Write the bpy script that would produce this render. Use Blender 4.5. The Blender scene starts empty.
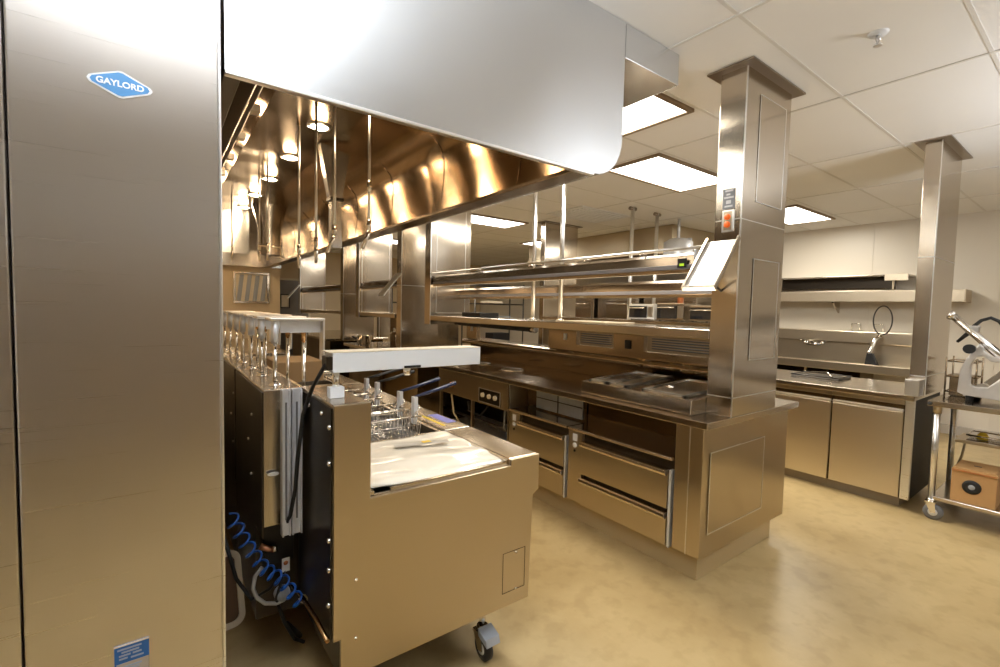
import bpy, math, random
from mathutils import Vector, Matrix
random.seed(4)
sc = bpy.context.scene
COL = sc.collection
PI = math.pi

# ------------------------------------------------------------------ materials
def new_mat(name):
    m = bpy.data.materials.new(name); m.use_nodes = True
    nt = m.node_tree
    return m, nt, nt.nodes['Principled BSDF'], nt.nodes.new

def pmat(name, col, rough=0.5, metal=0.0, noise=0.0, nscale=8.0, bump=0.0, coat=0.0, emis=None, estr=0.0):
    m, nt, b, N = new_mat(name)
    b.inputs['Base Color'].default_value = (*col, 1)
    b.inputs['Roughness'].default_value = rough
    b.inputs['Metallic'].default_value = metal
    b.inputs['Coat Weight'].default_value = coat
    if emis:
        b.inputs['Emission Color'].default_value = (*emis, 1)
        b.inputs['Emission Strength'].default_value = estr
    tc = N('ShaderNodeTexCoord'); nz = N('ShaderNodeTexNoise')
    nz.inputs['Scale'].default_value = nscale; nz.inputs['Detail'].default_value = 4
    nt.links.new(tc.outputs['Object'], nz.inputs['Vector'])
    if noise > 0:
        mx = N('ShaderNodeMix'); mx.data_type = 'RGBA'
        mx.inputs[6].default_value = (*[c*(1-noise) for c in col], 1)
        mx.inputs[7].default_value = (*[min(1, c*(1+noise)) for c in col], 1)
        nt.links.new(nz.outputs['Fac'], mx.inputs[0]); nt.links.new(mx.outputs[2], b.inputs['Base Color'])
    if bump > 0:
        bp = N('ShaderNodeBump'); bp.inputs['Strength'].default_value = bump; bp.inputs['Distance'].default_value = 0.01
        nt.links.new(nz.outputs['Fac'], bp.inputs['Height']); nt.links.new(bp.outputs['Normal'], b.inputs['Normal'])
    return m

def steel(name, col=(0.66, 0.61, 0.54), rough=0.25, grain='H', wav=0.03, aniso=0.5, wscale=2.2, gstr=1.0, tan='side'):
    """brushed stainless: fine stretched grain in roughness, slow waviness in the normal"""
    m, nt, b, N = new_mat(name)
    b.inputs['Base Color'].default_value = (*col, 1)
    b.inputs['Metallic'].default_value = 1.0
    tc = N('ShaderNodeTexCoord'); mp = N('ShaderNodeMapping')
    mp.inputs['Scale'].default_value = (2, 2, 420) if grain == 'H' else (380, 380, 2)
    g = N('ShaderNodeTexNoise'); g.inputs['Scale'].default_value = 1.0; g.inputs['Detail'].default_value = 3
    nt.links.new(tc.outputs['Object'], mp.inputs['Vector']); nt.links.new(mp.outputs['Vector'], g.inputs['Vector'])
    mr = N('ShaderNodeMapRange')
    mr.inputs['To Min'].default_value = max(0.03, rough-0.02*gstr); mr.inputs['To Max'].default_value = rough+0.025*gstr
    nt.links.new(g.outputs['Fac'], mr.inputs['Value']); nt.links.new(mr.outputs['Result'], b.inputs['Roughness'])
    cl = N('ShaderNodeMix'); cl.data_type = 'RGBA'
    cl.inputs[6].default_value = (*[c*0.985 for c in col], 1); cl.inputs[7].default_value = (*[min(1, c*1.015) for c in col], 1)
    nt.links.new(g.outputs['Fac'], cl.inputs[0]); nt.links.new(cl.outputs[2], b.inputs['Base Color'])
    w = N('ShaderNodeTexNoise'); w.inputs['Scale'].default_value = wscale; w.inputs['Detail'].default_value = 1
    nt.links.new(tc.outputs['Object'], w.inputs['Vector'])
    bp = N('ShaderNodeBump'); bp.inputs['Strength'].default_value = 1.0; bp.inputs['Distance'].default_value = wav
    nt.links.new(w.outputs['Fac'], bp.inputs['Height']); nt.links.new(bp.outputs['Normal'], b.inputs['Normal'])
    b.inputs['Anisotropic'].default_value = aniso
    if tan == 'slope':
        ge = N('ShaderNodeNewGeometry'); cx = N('ShaderNodeVectorMath'); cx.operation = 'CROSS_PRODUCT'; cx.inputs[1].default_value = (0, 1, 0)
        nt.links.new(ge.outputs['True Normal'], cx.inputs[0]); nt.links.new(cx.outputs[0], b.inputs['Tangent'])
    else:
        cv = N('ShaderNodeCombineXYZ')
        for i_, v_ in enumerate({'up': (.05, .03, 1.0), 'side': (1.0, .98, .02)}[tan]): cv.inputs[i_].default_value = v_
        nt.links.new(cv.outputs[0], b.inputs['Tangent'])
    return m

def emat(name, col, s):
    m = bpy.data.materials.new(name); m.use_nodes = True; nt = m.node_tree
    nt.nodes.remove(nt.nodes['Principled BSDF'])
    e = nt.nodes.new('ShaderNodeEmission'); e.inputs[0].default_value = (*col, 1); e.inputs[1].default_value = s
    nt.links.new(e.outputs[0], nt.nodes['Material Output'].inputs[0])
    return m

ST = steel('brushed_steel', (.56, .50, .42), .24)
STP = steel('brushed_steel_panel', (0.68, 0.635, 0.59), 0.28, wav=0.010, wscale=1.1, aniso=0.75)
STW = steel('warm_cabinet_steel', (0.54, 0.455, 0.33), 0.30, wav=0.012, aniso=0.5)
STT = steel('worktop_steel', (0.54, 0.47, 0.38), 0.17, wav=0.012, aniso=0.2)
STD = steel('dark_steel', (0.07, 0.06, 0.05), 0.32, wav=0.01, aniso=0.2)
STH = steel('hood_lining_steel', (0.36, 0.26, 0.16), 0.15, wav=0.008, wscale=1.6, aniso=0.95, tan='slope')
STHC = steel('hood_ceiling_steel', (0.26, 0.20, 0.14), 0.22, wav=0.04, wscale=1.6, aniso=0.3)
STX = steel('hood_outer_steel', (0.60, 0.61, 0.62), 0.25, grain='V', wav=0.008, aniso=0.8, tan='up')
STC = steel('column_steel', (0.60, 0.53, 0.44), 0.17, wav=0.03, wscale=1.0, aniso=0.55)
STB = steel('bright_edge_steel', (0.86, 0.85, 0.83), 0.28, wav=0.0, aniso=0.0)
GALV = pmat('galvanised_steel', (0.74, 0.76, 0.80), 0.42, 0.6, 0.12, 30)
CHR = pmat('chrome', (0.86, 0.83, 0.78), 0.09, 1.0)
ALU = pmat('cast_aluminium', (0.72, 0.70, 0.68), 0.34, 0.75, 0.08, 20, 0.05)
BRASS = pmat('brass', (0.70, 0.42, 0.20), 0.25, 1.0)
COPPER = pmat('copper', (0.80, 0.42, 0.26), 0.3, 1.0)
WHT = pmat('white_enamel', (0.80, 0.82, 0.84), 0.35, 0.0, 0.02, 12)
CREAM = pmat('cream_plastic', (0.86, 0.76, 0.58), 0.4)
BLK = pmat('black_rubber', (0.012, 0.012, 0.013), 0.5)
DGR = pmat('dark_recess', (0.020, 0.017, 0.014), 0.6)
GREYR = pmat('grey_tyre', (0.16, 0.16, 0.165), 0.5)
BLUE = pmat('blue_hose', (0.01, 0.09, 0.42), 0.35)
NAVY = pmat('navy_rubber_grip', (0.012, 0.022, 0.075), 0.35)
SIGNB = pmat('sign_blue', (0.10, 0.30, 0.60), 0.3)
LABB = pmat('label_blue', (0.02, 0.12, 0.36), 0.4)
LABG = pmat('label_grey', (0.42, 0.36, 0.28), 0.5)
TXT = pmat('print_white', (0.92, 0.93, 0.95), 0.4)
TXTG = pmat('print_grey', (0.30, 0.36, 0.48), 0.4)
ORG = pmat('orange_button', (0.95, 0.16, 0.02), 0.35, emis=(1, .18, .02), estr=0.25)
LOUV = pmat('louvre_grey', (0.13, 0.145, 0.17), 0.4)
GREYP = pmat('grey_plate', (0.36, 0.38, 0.41), 0.4)
CARD = pmat('cardboard', (0.52, 0.30, 0.12), 0.75, 0, 0.06, 20)
CARDP = pmat('pale_cardboard', (0.66, 0.52, 0.30), 0.75, 0, 0.06, 20)
LILAC = pmat('lilac_grey_strip', (0.30, 0.29, 0.31), 0.4, 0.3)
YEL = pmat('yellow_mark', (0.85, 0.62, 0.05), 0.5)
VIO = pmat('violet_tape', (0.22, 0.22, 0.55), 0.5)
AMB = pmat('amber_plastic', (0.50, 0.16, 0.05), 0.3)
HOSEG = pmat('grey_hose', (0.42, 0.42, 0.42), 0.4)
ROPE = pmat('cream_cord', (0.78, 0.66, 0.42), 0.6)
GLASSY = pmat('dark_glass', (0.02, 0.02, 0.022), 0.06, 0.0, coat=0.6)
LIME = pmat('lime_label', (0.55, 0.85, 0.05), 0.4, emis=(.55, .9, .05), estr=0.3)
DOORM = steel('door_steel', (0.22, 0.20, 0.18), 0.35, wav=0.004, aniso=0.1)
WIRE = pmat('dark_wire', (0.10, 0.09, 0.08), 0.35, 0.8)
FILM = pmat('wrapped_white_film', (0.92, 0.86, 0.74), 0.16, 0, 0.03, 9, 0.25, coat=0.5)
PANEW = pmat('pale_glossy_panel', (0.50, 0.55, 0.60), 0.15, 0.3, 0.25, 6)
WALLM = pmat('wall_panel_white', (0.74, 0.68, 0.58), 0.38, 0, 0.01, 2)
WALLT = pmat('wall_paint_tan', (0.72, 0.58, 0.38), 0.6, 0, 0.02, 2)
WALLN = pmat('wall_paint_pale', (0.86, 0.85, 0.83), 0.6, 0, 0.02, 2)
REFLP = pmat('brown_reflection_panel', (0.46, 0.38, 0.28), 0.3, 0.5)  # brown for the unseen panel that the steel reflects
SEAM = pmat('panel_seam', (0.55, 0.50, 0.43), 0.5)
TBAR = pmat('ceiling_grid_white', (0.72, 0.70, 0.66), 0.5)
RED = pmat('red_paint', (0.5, 0.04, 0.02), 0.4)

def floor_mat():
    m, nt, b, N = new_mat('tan_epoxy_floor')
    tc = N('ShaderNodeTexCoord')
    n1 = N('ShaderNodeTexNoise'); n1.inputs['Scale'].default_value = 1.3; n1.inputs['Detail'].default_value = 6; n1.inputs['Roughness'].default_value = .62
    n2 = N('ShaderNodeTexNoise'); n2.inputs['Scale'].default_value = 9; n2.inputs['Detail'].default_value = 5
    for n in (n1, n2): nt.links.new(tc.outputs['Object'], n.inputs['Vector'])
    cr = N('ShaderNodeValToRGB'); e = cr.color_ramp.elements
    e[0].position = .36; e[0].color = (0.42, 0.30, 0.135, 1); e[1].position = .62; e[1].color = (0.54, 0.405, 0.20, 1)
    nt.links.new(n1.outputs['Fac'], cr.inputs[0])
    mx = N('ShaderNodeMix'); mx.data_type = 'RGBA'; mx.blend_type = 'MULTIPLY'; mx.inputs[0].default_value = .35
    c2 = N('ShaderNodeValToRGB'); c2.color_ramp.elements[0].position = .38; c2.color_ramp.elements[0].color = (.72, .68, .6, 1); c2.color_ramp.elements[1].position = .5
    nt.links.new(n2.outputs['Fac'], c2.inputs[0])
    nt.links.new(cr.outputs[0], mx.inputs[6]); nt.links.new(c2.outputs[0], mx.inputs[7]); nt.links.new(mx.outputs[2], b.inputs['Base Color'])
    mr = N('ShaderNodeMapRange'); mr.inputs['To Min'].default_value = .22; mr.inputs['To Max'].default_value = .46
    nt.links.new(n1.outputs['Fac'], mr.inputs['Value']); nt.links.new(mr.outputs[0], b.inputs['Roughness'])
    bp = N('ShaderNodeBump'); bp.inputs['Strength'].default_value = .12; bp.inputs['Distance'].default_value = .01
    nt.links.new(n2.outputs['Fac'], bp.inputs['Height']); nt.links.new(bp.outputs['Normal'], b.inputs['Normal'])
    b.inputs['Specular IOR Level'].default_value = .4
    return m
FLOOR = floor_mat()
CEIL = pmat('vinyl_ceiling_tile', (0.86, 0.85, 0.83), 0.55, 0, 0.02, 3)
PANEL_E = emat('light_diffuser', (1.0, 0.96, 0.88), 7.0)
HOOD_E = emat('hood_lamp_glass', (1.0, 0.82, 0.55), 45.0)
GLOW_E = emat('lit_strip', (1.0, 0.78, 0.5), 2.2)

# ------------------------------------------------------------------ mesh helpers
class MB:
    def __init__(s): s.v = []; s.f = []; s.sm = []
    def add(s, vs, fs, smooth=False):
        o = len(s.v); s.v += [tuple(p) for p in vs]
        for f in fs: s.f.append([i+o for i in f]); s.sm.append(smooth)
        return s
    def box(s, x0, x1, y0, y1, z0, z1):
        x0, x1 = sorted((x0, x1)); y0, y1 = sorted((y0, y1)); z0, z1 = sorted((z0, z1))
        vs = [(x, y, z) for z in (z0, z1) for y in (y0, y1) for x in (x0, x1)]
        return s.add(vs, [(0, 2, 3, 1), (4, 5, 7, 6), (0, 1, 5, 4), (2, 6, 7, 3), (0, 4, 6, 2), (1, 3, 7, 5)])
    def prism(s, prof, axis, a, b, smooth=False):
        """profile of 2D points extruded along axis; x: (y,z), y: (x,z), z: (x,y)"""
        def P(p, t): return {'x': (t, p[0], p[1]), 'y': (p[0], t, p[1]), 'z': (p[0], p[1], t)}[axis]
        n = len(prof); vs = [P(p, a) for p in prof]+[P(p, b) for p in prof]
        fs = [tuple(range(n))[::-1], tuple(range(n, 2*n))]
        s.add(vs, fs)
        o = len(s.v)-2*n
        for i in range(n):
            j = (i+1) % n; s.f.append([o+i, o+j, o+n+j, o+n+i]); s.sm.append(smooth)
        return s
    def strip(s, prof, axis, a, b, t=0.0, smooth=True):
        """open profile swept as a sheet"""
        def P(p, q): return {'x': (q, p[0], p[1]), 'y': (p[0], q, p[1]), 'z': (p[0], p[1], q)}[axis]
        n = len(prof)
        vs = [P(p, a) for p in prof]+[P(p, b) for p in prof]
        return s.add(vs, [(i, i+1, n+i+1, n+i) for i in range(n-1)], smooth)
    def tube(s, pts, r, n=10, cap=True):
        pts = [Vector(p) for p in pts]; rs = r if isinstance(r, (list, tuple)) else [r]*len(pts)
        rings = []; up = None
        for i, p in enumerate(pts):
            d = (pts[min(i+1, len(pts)-1)]-pts[max(i-1, 0)]).normalized()
            if up is None:
                up = Vector((0, 0, 1)) if abs(d.z) < .9 else Vector((1, 0, 0))
            a = (up-d*up.dot(d)).normalized(); b = d.cross(a); up = a
            rings.append([p+(a*math.cos(2*PI*k/n)+b*math.sin(2*PI*k/n))*rs[i] for k in range(n)])
        vs = [v for rg in rings for v in rg]; fs = []
        for i in range(len(pts)-1):
            for k in range(n):
                fs.append((i*n+k, i*n+(k+1) % n, (i+1)*n+(k+1) % n, (i+1)*n+k))
        s.add(vs, fs, True)
        if cap:
            o = len(s.v)-len(vs); s.f.append([o+k for k in range(n)][::-1]); s.sm.append(False)
            s.f.append([o+len(vs)-n+k for k in range(n)]); s.sm.append(False)
        return s
    def disc(s, c, r, axis='z', n=24, h=0.004):
        c = Vector(c); d = {'x': Vector((h, 0, 0)), 'y': Vector((0, h, 0)), 'z': Vector((0, 0, h))}[axis]
        return s.tube([c, c+d], r, n)
    def lathe(s, c, prof, n=20, axis='z'):
        c = Vector(c); vs = []
        for (r, h) in prof:
            for k in range(n):
                a = 2*PI*k/n; u, v = r*math.cos(a), r*math.sin(a)
                vs.append(c+({'z': Vector((u, v, h)), 'x': Vector((h, u, v)), 'y': Vector((u, h, v))}[axis]))
        fs = [(i*n+k, i*n+(k+1) % n, (i+1)*n+(k+1) % n, (i+1)*n+k) for i in range(len(prof)-1) for k in range(n)]
        return s.add(vs, fs, True)
    def frame(s, plane, pos, a0, a1, b0, b1, w, d):
        """thin rectangular outline on a face. plane 'y': a=x,b=z at y=pos-d..pos ; plane 'x': a=y,b=z"""
        for (p0, p1, q0, q1) in ((a0, a1, b0, b0+w), (a0, a1, b1-w, b1), (a0, a0+w, b0+w, b1-w), (a1-w, a1, b0+w, b1-w)):
            if plane == 'y': s.box(p0, p1, pos-d, pos, q0, q1)
            else: s.box(pos-d, pos, p0, p1, q0, q1)
        return s
    def build(s, name, mat, parent=None, bev=0.0, seg=2):
        me = bpy.data.meshes.new(name); me.from_pydata(s.v, [], s.f); me.validate(clean_customdata=False)
        import bmesh
        if len(me.polygons) == len(s.sm): me.polygons.foreach_set('use_smooth', s.sm)
        bm = bmesh.new(); bm.from_mesh(me); bmesh.ops.recalc_face_normals(bm, faces=bm.faces); bm.to_mesh(me); bm.free()
        me.materials.append(mat)
        o = bpy.data.objects.new(name, me); COL.objects.link(o)
        if parent is not None:
            o.parent = parent; o.matrix_parent_inverse = Matrix.Translation(-Vector(parent['_w'])) if '_w' in parent else Matrix()
        if bev > 0:
            md = o.modifiers.new('bevel', 'BEVEL'); md.width = bev; md.segments = seg; md.limit_method = 'ANGLE'; md.angle_limit = .6
            md.harden_normals = False
        return o

def tag(o, label, cat, group=None, kind=None):
    if label: o['label'] = label
    if cat: o['category'] = cat
    if group: o['group'] = group
    if kind: o['kind'] = kind
    return o
def root(name, loc, label, cat, group=None, kind=None):
    o = bpy.data.objects.new(name, None); COL.objects.link(o); o.location = loc
    o['_w'] = list(loc); o.empty_display_size = .1
    return tag(o, label, cat, group, kind)
def struct(name, mb, mat, bev=0, parent=None, label=None):
    o = mb.build(name, mat, parent, bev)
    if parent is None: o['kind'] = 'structure'
    return o
def text_mb(txt, size, mat, name, parent, M, extrude=.0008, squash=1.0, bold=0.0):
    c = bpy.data.curves.new('t', 'FONT'); c.body = txt; c.size = size; c.extrude = extrude; c.align_x = 'CENTER'; c.align_y = 'CENTER'; c.offset = bold
    t = bpy.data.objects.new('t', c); COL.objects.link(t)
    dg = bpy.context.evaluated_depsgraph_get(); me = bpy.data.meshes.new_from_object(t.evaluated_get(dg))
    bpy.data.objects.remove(t); me.transform(M @ Matrix.Diagonal((squash, 1, 1, 1)))
    me.materials.clear(); me.materials.append(mat)
    o = bpy.data.objects.new(name, me); COL.objects.link(o); o.parent = parent
    if parent is not None and '_w' in parent: o.matrix_parent_inverse = Matrix.Translation(-Vector(parent['_w']))
    return o
def copy_tree(o, off, label=None, parent=None):
    c = o.copy(); COL.objects.link(c)
    if parent is None: c.location = Vector(o.location)+Vector(off)
    else:
        mi = o.matrix_parent_inverse.copy(); c.parent = parent; c.matrix_parent_inverse = mi
    if label: c['label'] = label
    for ch in list(o.children): copy_tree(ch, off, None, c)
    return c

H = 2.85          # ceiling height

# ------------------------------------------------------------------ setting
struct('floor', MB().box(-2.6, 8.5, -3.2, 12.5, -.06, 0), FLOOR)
struct('ceiling', MB().box(-2.6, 8.5, -3.2, 12.5, H, H+.06), CEIL)
g = MB()
for k in range(-4, 8):
    x = 2.13+.0+1.28*(k-0)
    if -2.6 < x < 8.4: g.box(x-.009, x+.009, -3.2, 12.4, H-.005, H)
y = 0.48-.64*5
while y < 12.4:
    if y > -3.2: g.box(-2.6, 8.35, y-.009, y+.009, H-.003, H)
    y += .64
struct('trim_1', g, TBAR)
struct('wall_right', MB().box(8.33, 8.5, -3.2, 12.5, 0, H), WALLM)
s_ = MB()
for k in range(9):
    yy = -1.6+k*1.28
    s_.box(8.324, 8.33, yy-.008, yy+.008, .1, H)
struct('trim_2', s_, WALLM)
struct('wall_back', MB().box(-2.6, 2.25, 12.3, 12.5, 0, H).box(3.1, 8.5, 12.3, 12.5, 0, H).box(2.25, 3.1, 12.3, 12.5, 2.1, H), WALLT)
struct('wall_front', MB().box(-2.6, 8.5, -3.3, -3.2, 0, H), WALLN)
struct('reflection_trim', MB().box(-2.59, 5.5, -3.195, -3.05, 0, 2.12), REFLP, .01)  # unseen panel added behind the camera to darken lower reflections in the steel
struct('wall_left', MB().box(-2.7, -2.6, -3.2, 12.5, 0, H), WALLN)
struct('wall_cookline', MB().box(-.25, .10, 1.62, 12.3, 0, H), WALLT)
struct('baseboard_right', MB().box(8.30, 8.33, -3.2, 12.3, 0, .12), SEAM, .004)
struct('baseboard_back', MB().box(3.15, 8.3, 12.27, 12.3, 0, .12).box(.1, 2.2, 12.27, 12.3, 0, .12), SEAM)
# partition at the end of the cook line, below the hood
struct('wall_partition', MB().box(.10, 1.78, 8.98, 9.10, 0, H), WALLT)
# far door
d = root('door_1', (2.68, 12.26, 0), None, None, None, 'structure')
MB().box(2.27, 3.08, 12.25, 12.30, 0.005, 2.08).build('door_leaf', DOORM, d, .004)
MB().frame('y', 12.30, 2.22, 3.13, 0, 2.13, .05, .07).build('door_frame', CREAM, d)
MB().frame('y', 12.25, 2.43, 2.65, 1.40, 1.74, .025, .02).build('window_frame', BLK, d)
MB().box(2.45, 2.63, 12.24, 12.255, 1.42, 1.72).build('window_pane', CREAM, d)
MB().box(2.95, 3.02, 12.19, 12.25, 1.0, 1.03).build('door_handle', CHR, d, .005)

# ------------------------------------------------------------------ ceiling luminaires
def ceiling_light(x0, x1, y0, y1, label, power=34, col=(1, .93, .80)):
    t = root('ceiling_light', ((x0+x1)/2, (y0+y1)/2, H), label, 'ceiling light', 'recessed ceiling light panels')
    fr = MB(); w = .03
    for b_ in ((x0, x1, y0, y0+w), (x0, x1, y1-w, y1), (x0, x0+w, y0+w, y1-w), (x1-w, x1, y0+w, y1-w)):
        fr.box(*b_, H-.022, H-.0005)
    fr.build('frame', BRASS if False else SEAM_D, t)
    MB().box(x0+w, x1-w, y0+w, y1-w, H-.014, H-.004).build('diffuser', PANEL_E, t)
    L = bpy.data.lights.new('panel_lamp', 'AREA'); L.shape = 'RECTANGLE'; L.size = x1-x0-.08; L.size_y = y1-y0-.08
    L.energy = power; L.color = col
    o = bpy.data.objects.new('panel_lamp', L); COL.objects.link(o); o.location = ((x0+x1)/2, (y0+y1)/2, H-.03)
    return t
SEAM_D = pmat('light_trim_bronze', (0.30, 0.22, 0.14), 0.4, 0.4)
W_ = .60
ceiling_light(2.26, 2.88, 1.78, 3.02, 'bright ceiling light panel beside the hood, half hidden behind the small duct box')
ceiling_light(3.44, 4.68, 2.43, 3.03, 'bright ceiling light panel just left of the nearest steel column top')
ceiling_light(6.28, 7.52, 2.46, 3.06, 'bright ceiling light panel just right of the nearest steel column top')
ceiling_light(3.44, 4.68, 5.62, 6.22, 'ceiling light panel seen just under the hood edge, left of the thin support posts')
ceiling_light(5.98, 7.22, 6.88, 7.46, 'small distant ceiling light panel seen left of the second steel column')
ceiling_light(3.44, 4.68, 8.82, 9.42, 'farthest ceiling light panel, seen low beside the distant column top')

# sprinkler
sp = root('fire_sprinkler', (2.78, .78, H), 'small white pendent fire sprinkler in the near ceiling tile', 'sprinkler')
MB().lathe((2.78, .78, H), [(0, -.012), (.035, -.010), (.042, 0)], 24).build('escutcheon', WHT, sp)
MB().tube([(2.78, .78, H-.01), (2.78, .78, H-.035)], .010, 10).tube([(2.768, .78, H-.02), (2.764, .78, H-.04), (2.78, .78, H-.055)], .003, 6).tube([(2.792, .78, H-.02), (2.796, .78, H-.04), (2.78, .78, H-.055)], .003, 6).disc((2.78, .78, H-.060), .017).build('sprinkler_head', ALU, sp)
# ceiling supply grille
dv = root('ceiling_vent', (4.95, 4.6, H), 'pale blue-white square supply vent in the ceiling behind the posts', 'vent')
MB().box(4.42, 5.42, 4.24, 4.94, H-.012, H-.001).build('vent_frame', WHT, dv, .002)
v = MB()
for k in range(8): v.box(4.50, 5.34, 4.30+.078*k, 4.345+.078*k, H-.020, H-.012)
v.build('vent_louvre', WHT, dv)

# ------------------------------------------------------------------ tall end panel, left foreground
tp = root('steel_cladding', (-.056, 1.5, 0), 'tall brushed steel end panel with a blue and white diamond badge, filling the left foreground', 'steel panel')
MB().box(-.250, .140, 1.45, 1.60, 0.004, H-.004).build('panel_body', STP, tp, .004)
MB().box(.1385, .1455, 1.444, 1.456, 0.004, H-.004).build('edge_trim', STB, tp, .002)
def hexa(cx, cz, hw, hh, k=.16):
    pts = [(-hw, 0), (-hw*.93, hh*.25), (-.07*hw, hh), (.07*hw, hh), (hw*.93, hh*.25), (hw, 0), (hw*.93, -hh*.25), (.07*hw, -hh), (-.07*hw, -hh), (-hw*.93, -hh*.25)]
    return [(cx+a, cz+b) for a, b in pts]
bd = MB().prism(hexa(-.0595, 2.009, .0605, .031), 'y', 1.4470, 1.4500).build('badge', TXT, tp)
MB().prism(hexa(-.0595, 2.009, .055, .0265), 'y', 1.4462, 1.4475).build('badge_face', SIGNB, bd)
RX = Matrix.Rotation(PI/2, 4, 'X')
text_mb('GAYLORD', .019, TXT, 'badge_lettering', bd, Matrix.Translation((-.0595, 1.4458, 2.009)) @ RX, .0004, 1.0, .0006)
lb = MB().box(-.094, -.025, 1.4480, 1.4500, .515, .640).build('notice_label', LABB, tp); lb['label'] = 'blue notice label with small grey print'
MB().box(-.094, -.025, 1.4474, 1.4482, .636, .640).build('label_edge', CREAM, lb)
MB().box(-.090, -.025, 1.4474, 1.4482, .515, .592).build('label_lower_field', LABG, lb)
p_ = MB()
for (a, b, z_) in ((-.088, -.040, .628), (-.080, -.045, .620), (-.085, -.062, .612), (-.058, -.040, .612), (-.085, -.068, .604), (-.062, -.036, .602), (-.080, -.040, .582), (-.075, -.045, .575)):
    p_.box(a, b, 1.4470, 1.4475, z_-.0022, z_+.0022)
p_.build('label_print', TXTG, lb)
ep2 = MB().box(-.95, -.256, 1.462, 1.60, 0.004, H-.004).build('side_panel', STP, None, .004)
tag(ep2, 'sliver of brushed steel wall panel at the extreme left edge', 'steel panel')

# ------------------------------------------------------------------ exhaust hood
hd = root('exhaust_hood', (.87, 1.47, 2.12), 'huge stainless exhaust canopy over the cook line with row of lit lamps inside', 'exhaust hood')
Y0, Y1 = 1.47, 8.9
rc = [(1.60+.19*math.cos(a), 2.31+.19*math.sin(a)) for a in [(-PI/2)*(1-k/8) for k in range(9)]]
rc = [(1.60, 2.122)]+[(1.60+.185*math.sin(k/8*PI/2), 2.307-.185*math.cos(k/8*PI/2)) for k in range(1, 9)]
endp = [(.157, 2.120)]+rc+[(1.785, H-.002), (.157, H-.002)]
MB().prism(endp, 'y', Y0, Y0+.018, True).build('end_face', STX, hd)
MB().strip([(1.585, 2.122)]+rc+[(1.785, H-.002)], 'y', Y0+.018, Y1).build('front_skin', STX, hd)
MB().box(.157, 1.60, Y0-.002, Y0+.022, 2.112, 2.124).build('lower_trim', STB, hd, .002)
# interior: front slope, ceiling, rear filter slope
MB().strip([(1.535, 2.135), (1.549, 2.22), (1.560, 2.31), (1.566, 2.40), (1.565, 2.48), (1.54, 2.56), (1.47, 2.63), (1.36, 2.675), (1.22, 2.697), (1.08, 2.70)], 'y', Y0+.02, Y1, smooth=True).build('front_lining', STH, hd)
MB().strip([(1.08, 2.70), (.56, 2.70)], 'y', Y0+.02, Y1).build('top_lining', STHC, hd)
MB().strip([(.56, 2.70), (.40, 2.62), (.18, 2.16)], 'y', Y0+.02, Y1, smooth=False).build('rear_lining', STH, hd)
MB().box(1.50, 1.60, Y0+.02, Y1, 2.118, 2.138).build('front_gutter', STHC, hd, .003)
MB().box(.157, .20, Y0+.02, Y1, 2.12, 2.16).build('rear_gutter', STD, hd, .003)
MB().box(.16, 1.78, Y1-.02, Y1, 2.12, 2.80).build('far_face', STX, hd)
# fine ridges added on front lining to imitate streaked lamp reflections
for k in range(9):
    yy = 1.95+.83*k
    MB().tube([(1.538, yy, 2.15), (1.558, yy, 2.31), (1.563, yy, 2.48), (1.538, yy, 2.558), (1.468, yy, 2.627)], .003, 6).build('streak_ridge', STH, hd)
# filter rails and baffle filters on the rear slope
def rl(t, o): # point on the rear slope, t 0..1 bottom->top, o outwards
    a, b = Vector((.18, 0, 2.16)), Vector((.40, 0, 2.62)); n = Vector((.9, 0, -.43)); q = a.lerp(b, t)+n*o
    return q
for (t0, t1, o, nm) in ((.42, .52, .05, 'filter_rail'), (.86, .98, .06, 'filter_rail')):
    p0, p1 = rl(t0, 0), rl(t1, 0); q0, q1 = rl(t0, o), rl(t1, o)
    MB().prism([(p0.x, p0.z), (q0.x, q0.z), (q1.x, q1.z), (p1.x, p1.z)], 'y', Y0+.12, 7.0).build(nm, STD, hd, .003)
for k in range(10):
    yy = 1.62+.52*k
    f = MB(); p0, p1 = rl(.54, .012), rl(.85, .012); q0, q1 = rl(.54, .03), rl(.85, .03)
    f.prism([(p0.x, p0.z), (q0.x, q0.z), (q1.x, q1.z), (p1.x, p1.z)], 'y', yy, yy+.50)
    for j in range(1, 9):
        y_ = yy+.055*j; a, b = rl(.56, .032), rl(.83, .032)
        f.tube([(a.x, y_, a.z), (b.x, y_, b.z)], .008, 6)
    f.build('baffle_filter', ST, hd)
    c = rl(.93, .075)
    MB().box(c.x-.022, c.x+.022, yy+.20, yy+.27, c.z-.02, c.z+.02).build('filter_clip', STB, hd, .003)
# lamps
for k in range(-1, 7):
    yy = 3.3+.83*k
    l_ = MB().lathe((.90, yy, 2.70), [(0, -.022), (.040, -.020), (.055, -.012), (.06, -.004)], 24).build('hood_lamp', HOOD_E, hd)
    MB().lathe((.90, yy, 2.70), [(.058, -.012), (.075, -.010), (.078, 0)], 24).build('lamp_rim', STB, l_)
    L = bpy.data.lights.new('hood_bulb', 'POINT'); L.energy = 5; L.color = (1, .70, .40); L.shadow_soft_size = .05
    o = bpy.data.objects.new('hood_bulb', L); COL.objects.link(o); o.location = (.90, yy, 2.63)
# detectors / small dark boxes near the front
for (x, y_) in ((.80, 2.55), (.60, 2.75)):
    MB().box(x-.035, x+.035, y_-.035, y_+.035, 2.66, 2.70).build('nozzle_box', BLK, hd, .004)
# vertical round exhaust collar at far end and inner divider
MB().lathe((1.15, 6.4, 2.10), [(.13, 0), (.13, .34), (.20, .60)], 28).build('exhaust_collar', STX, hd)
MB().box(.60, 1.00, 6.9, 6.93, 2.14, 2.70).build('divider_plate', STX, hd, .003)
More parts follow.
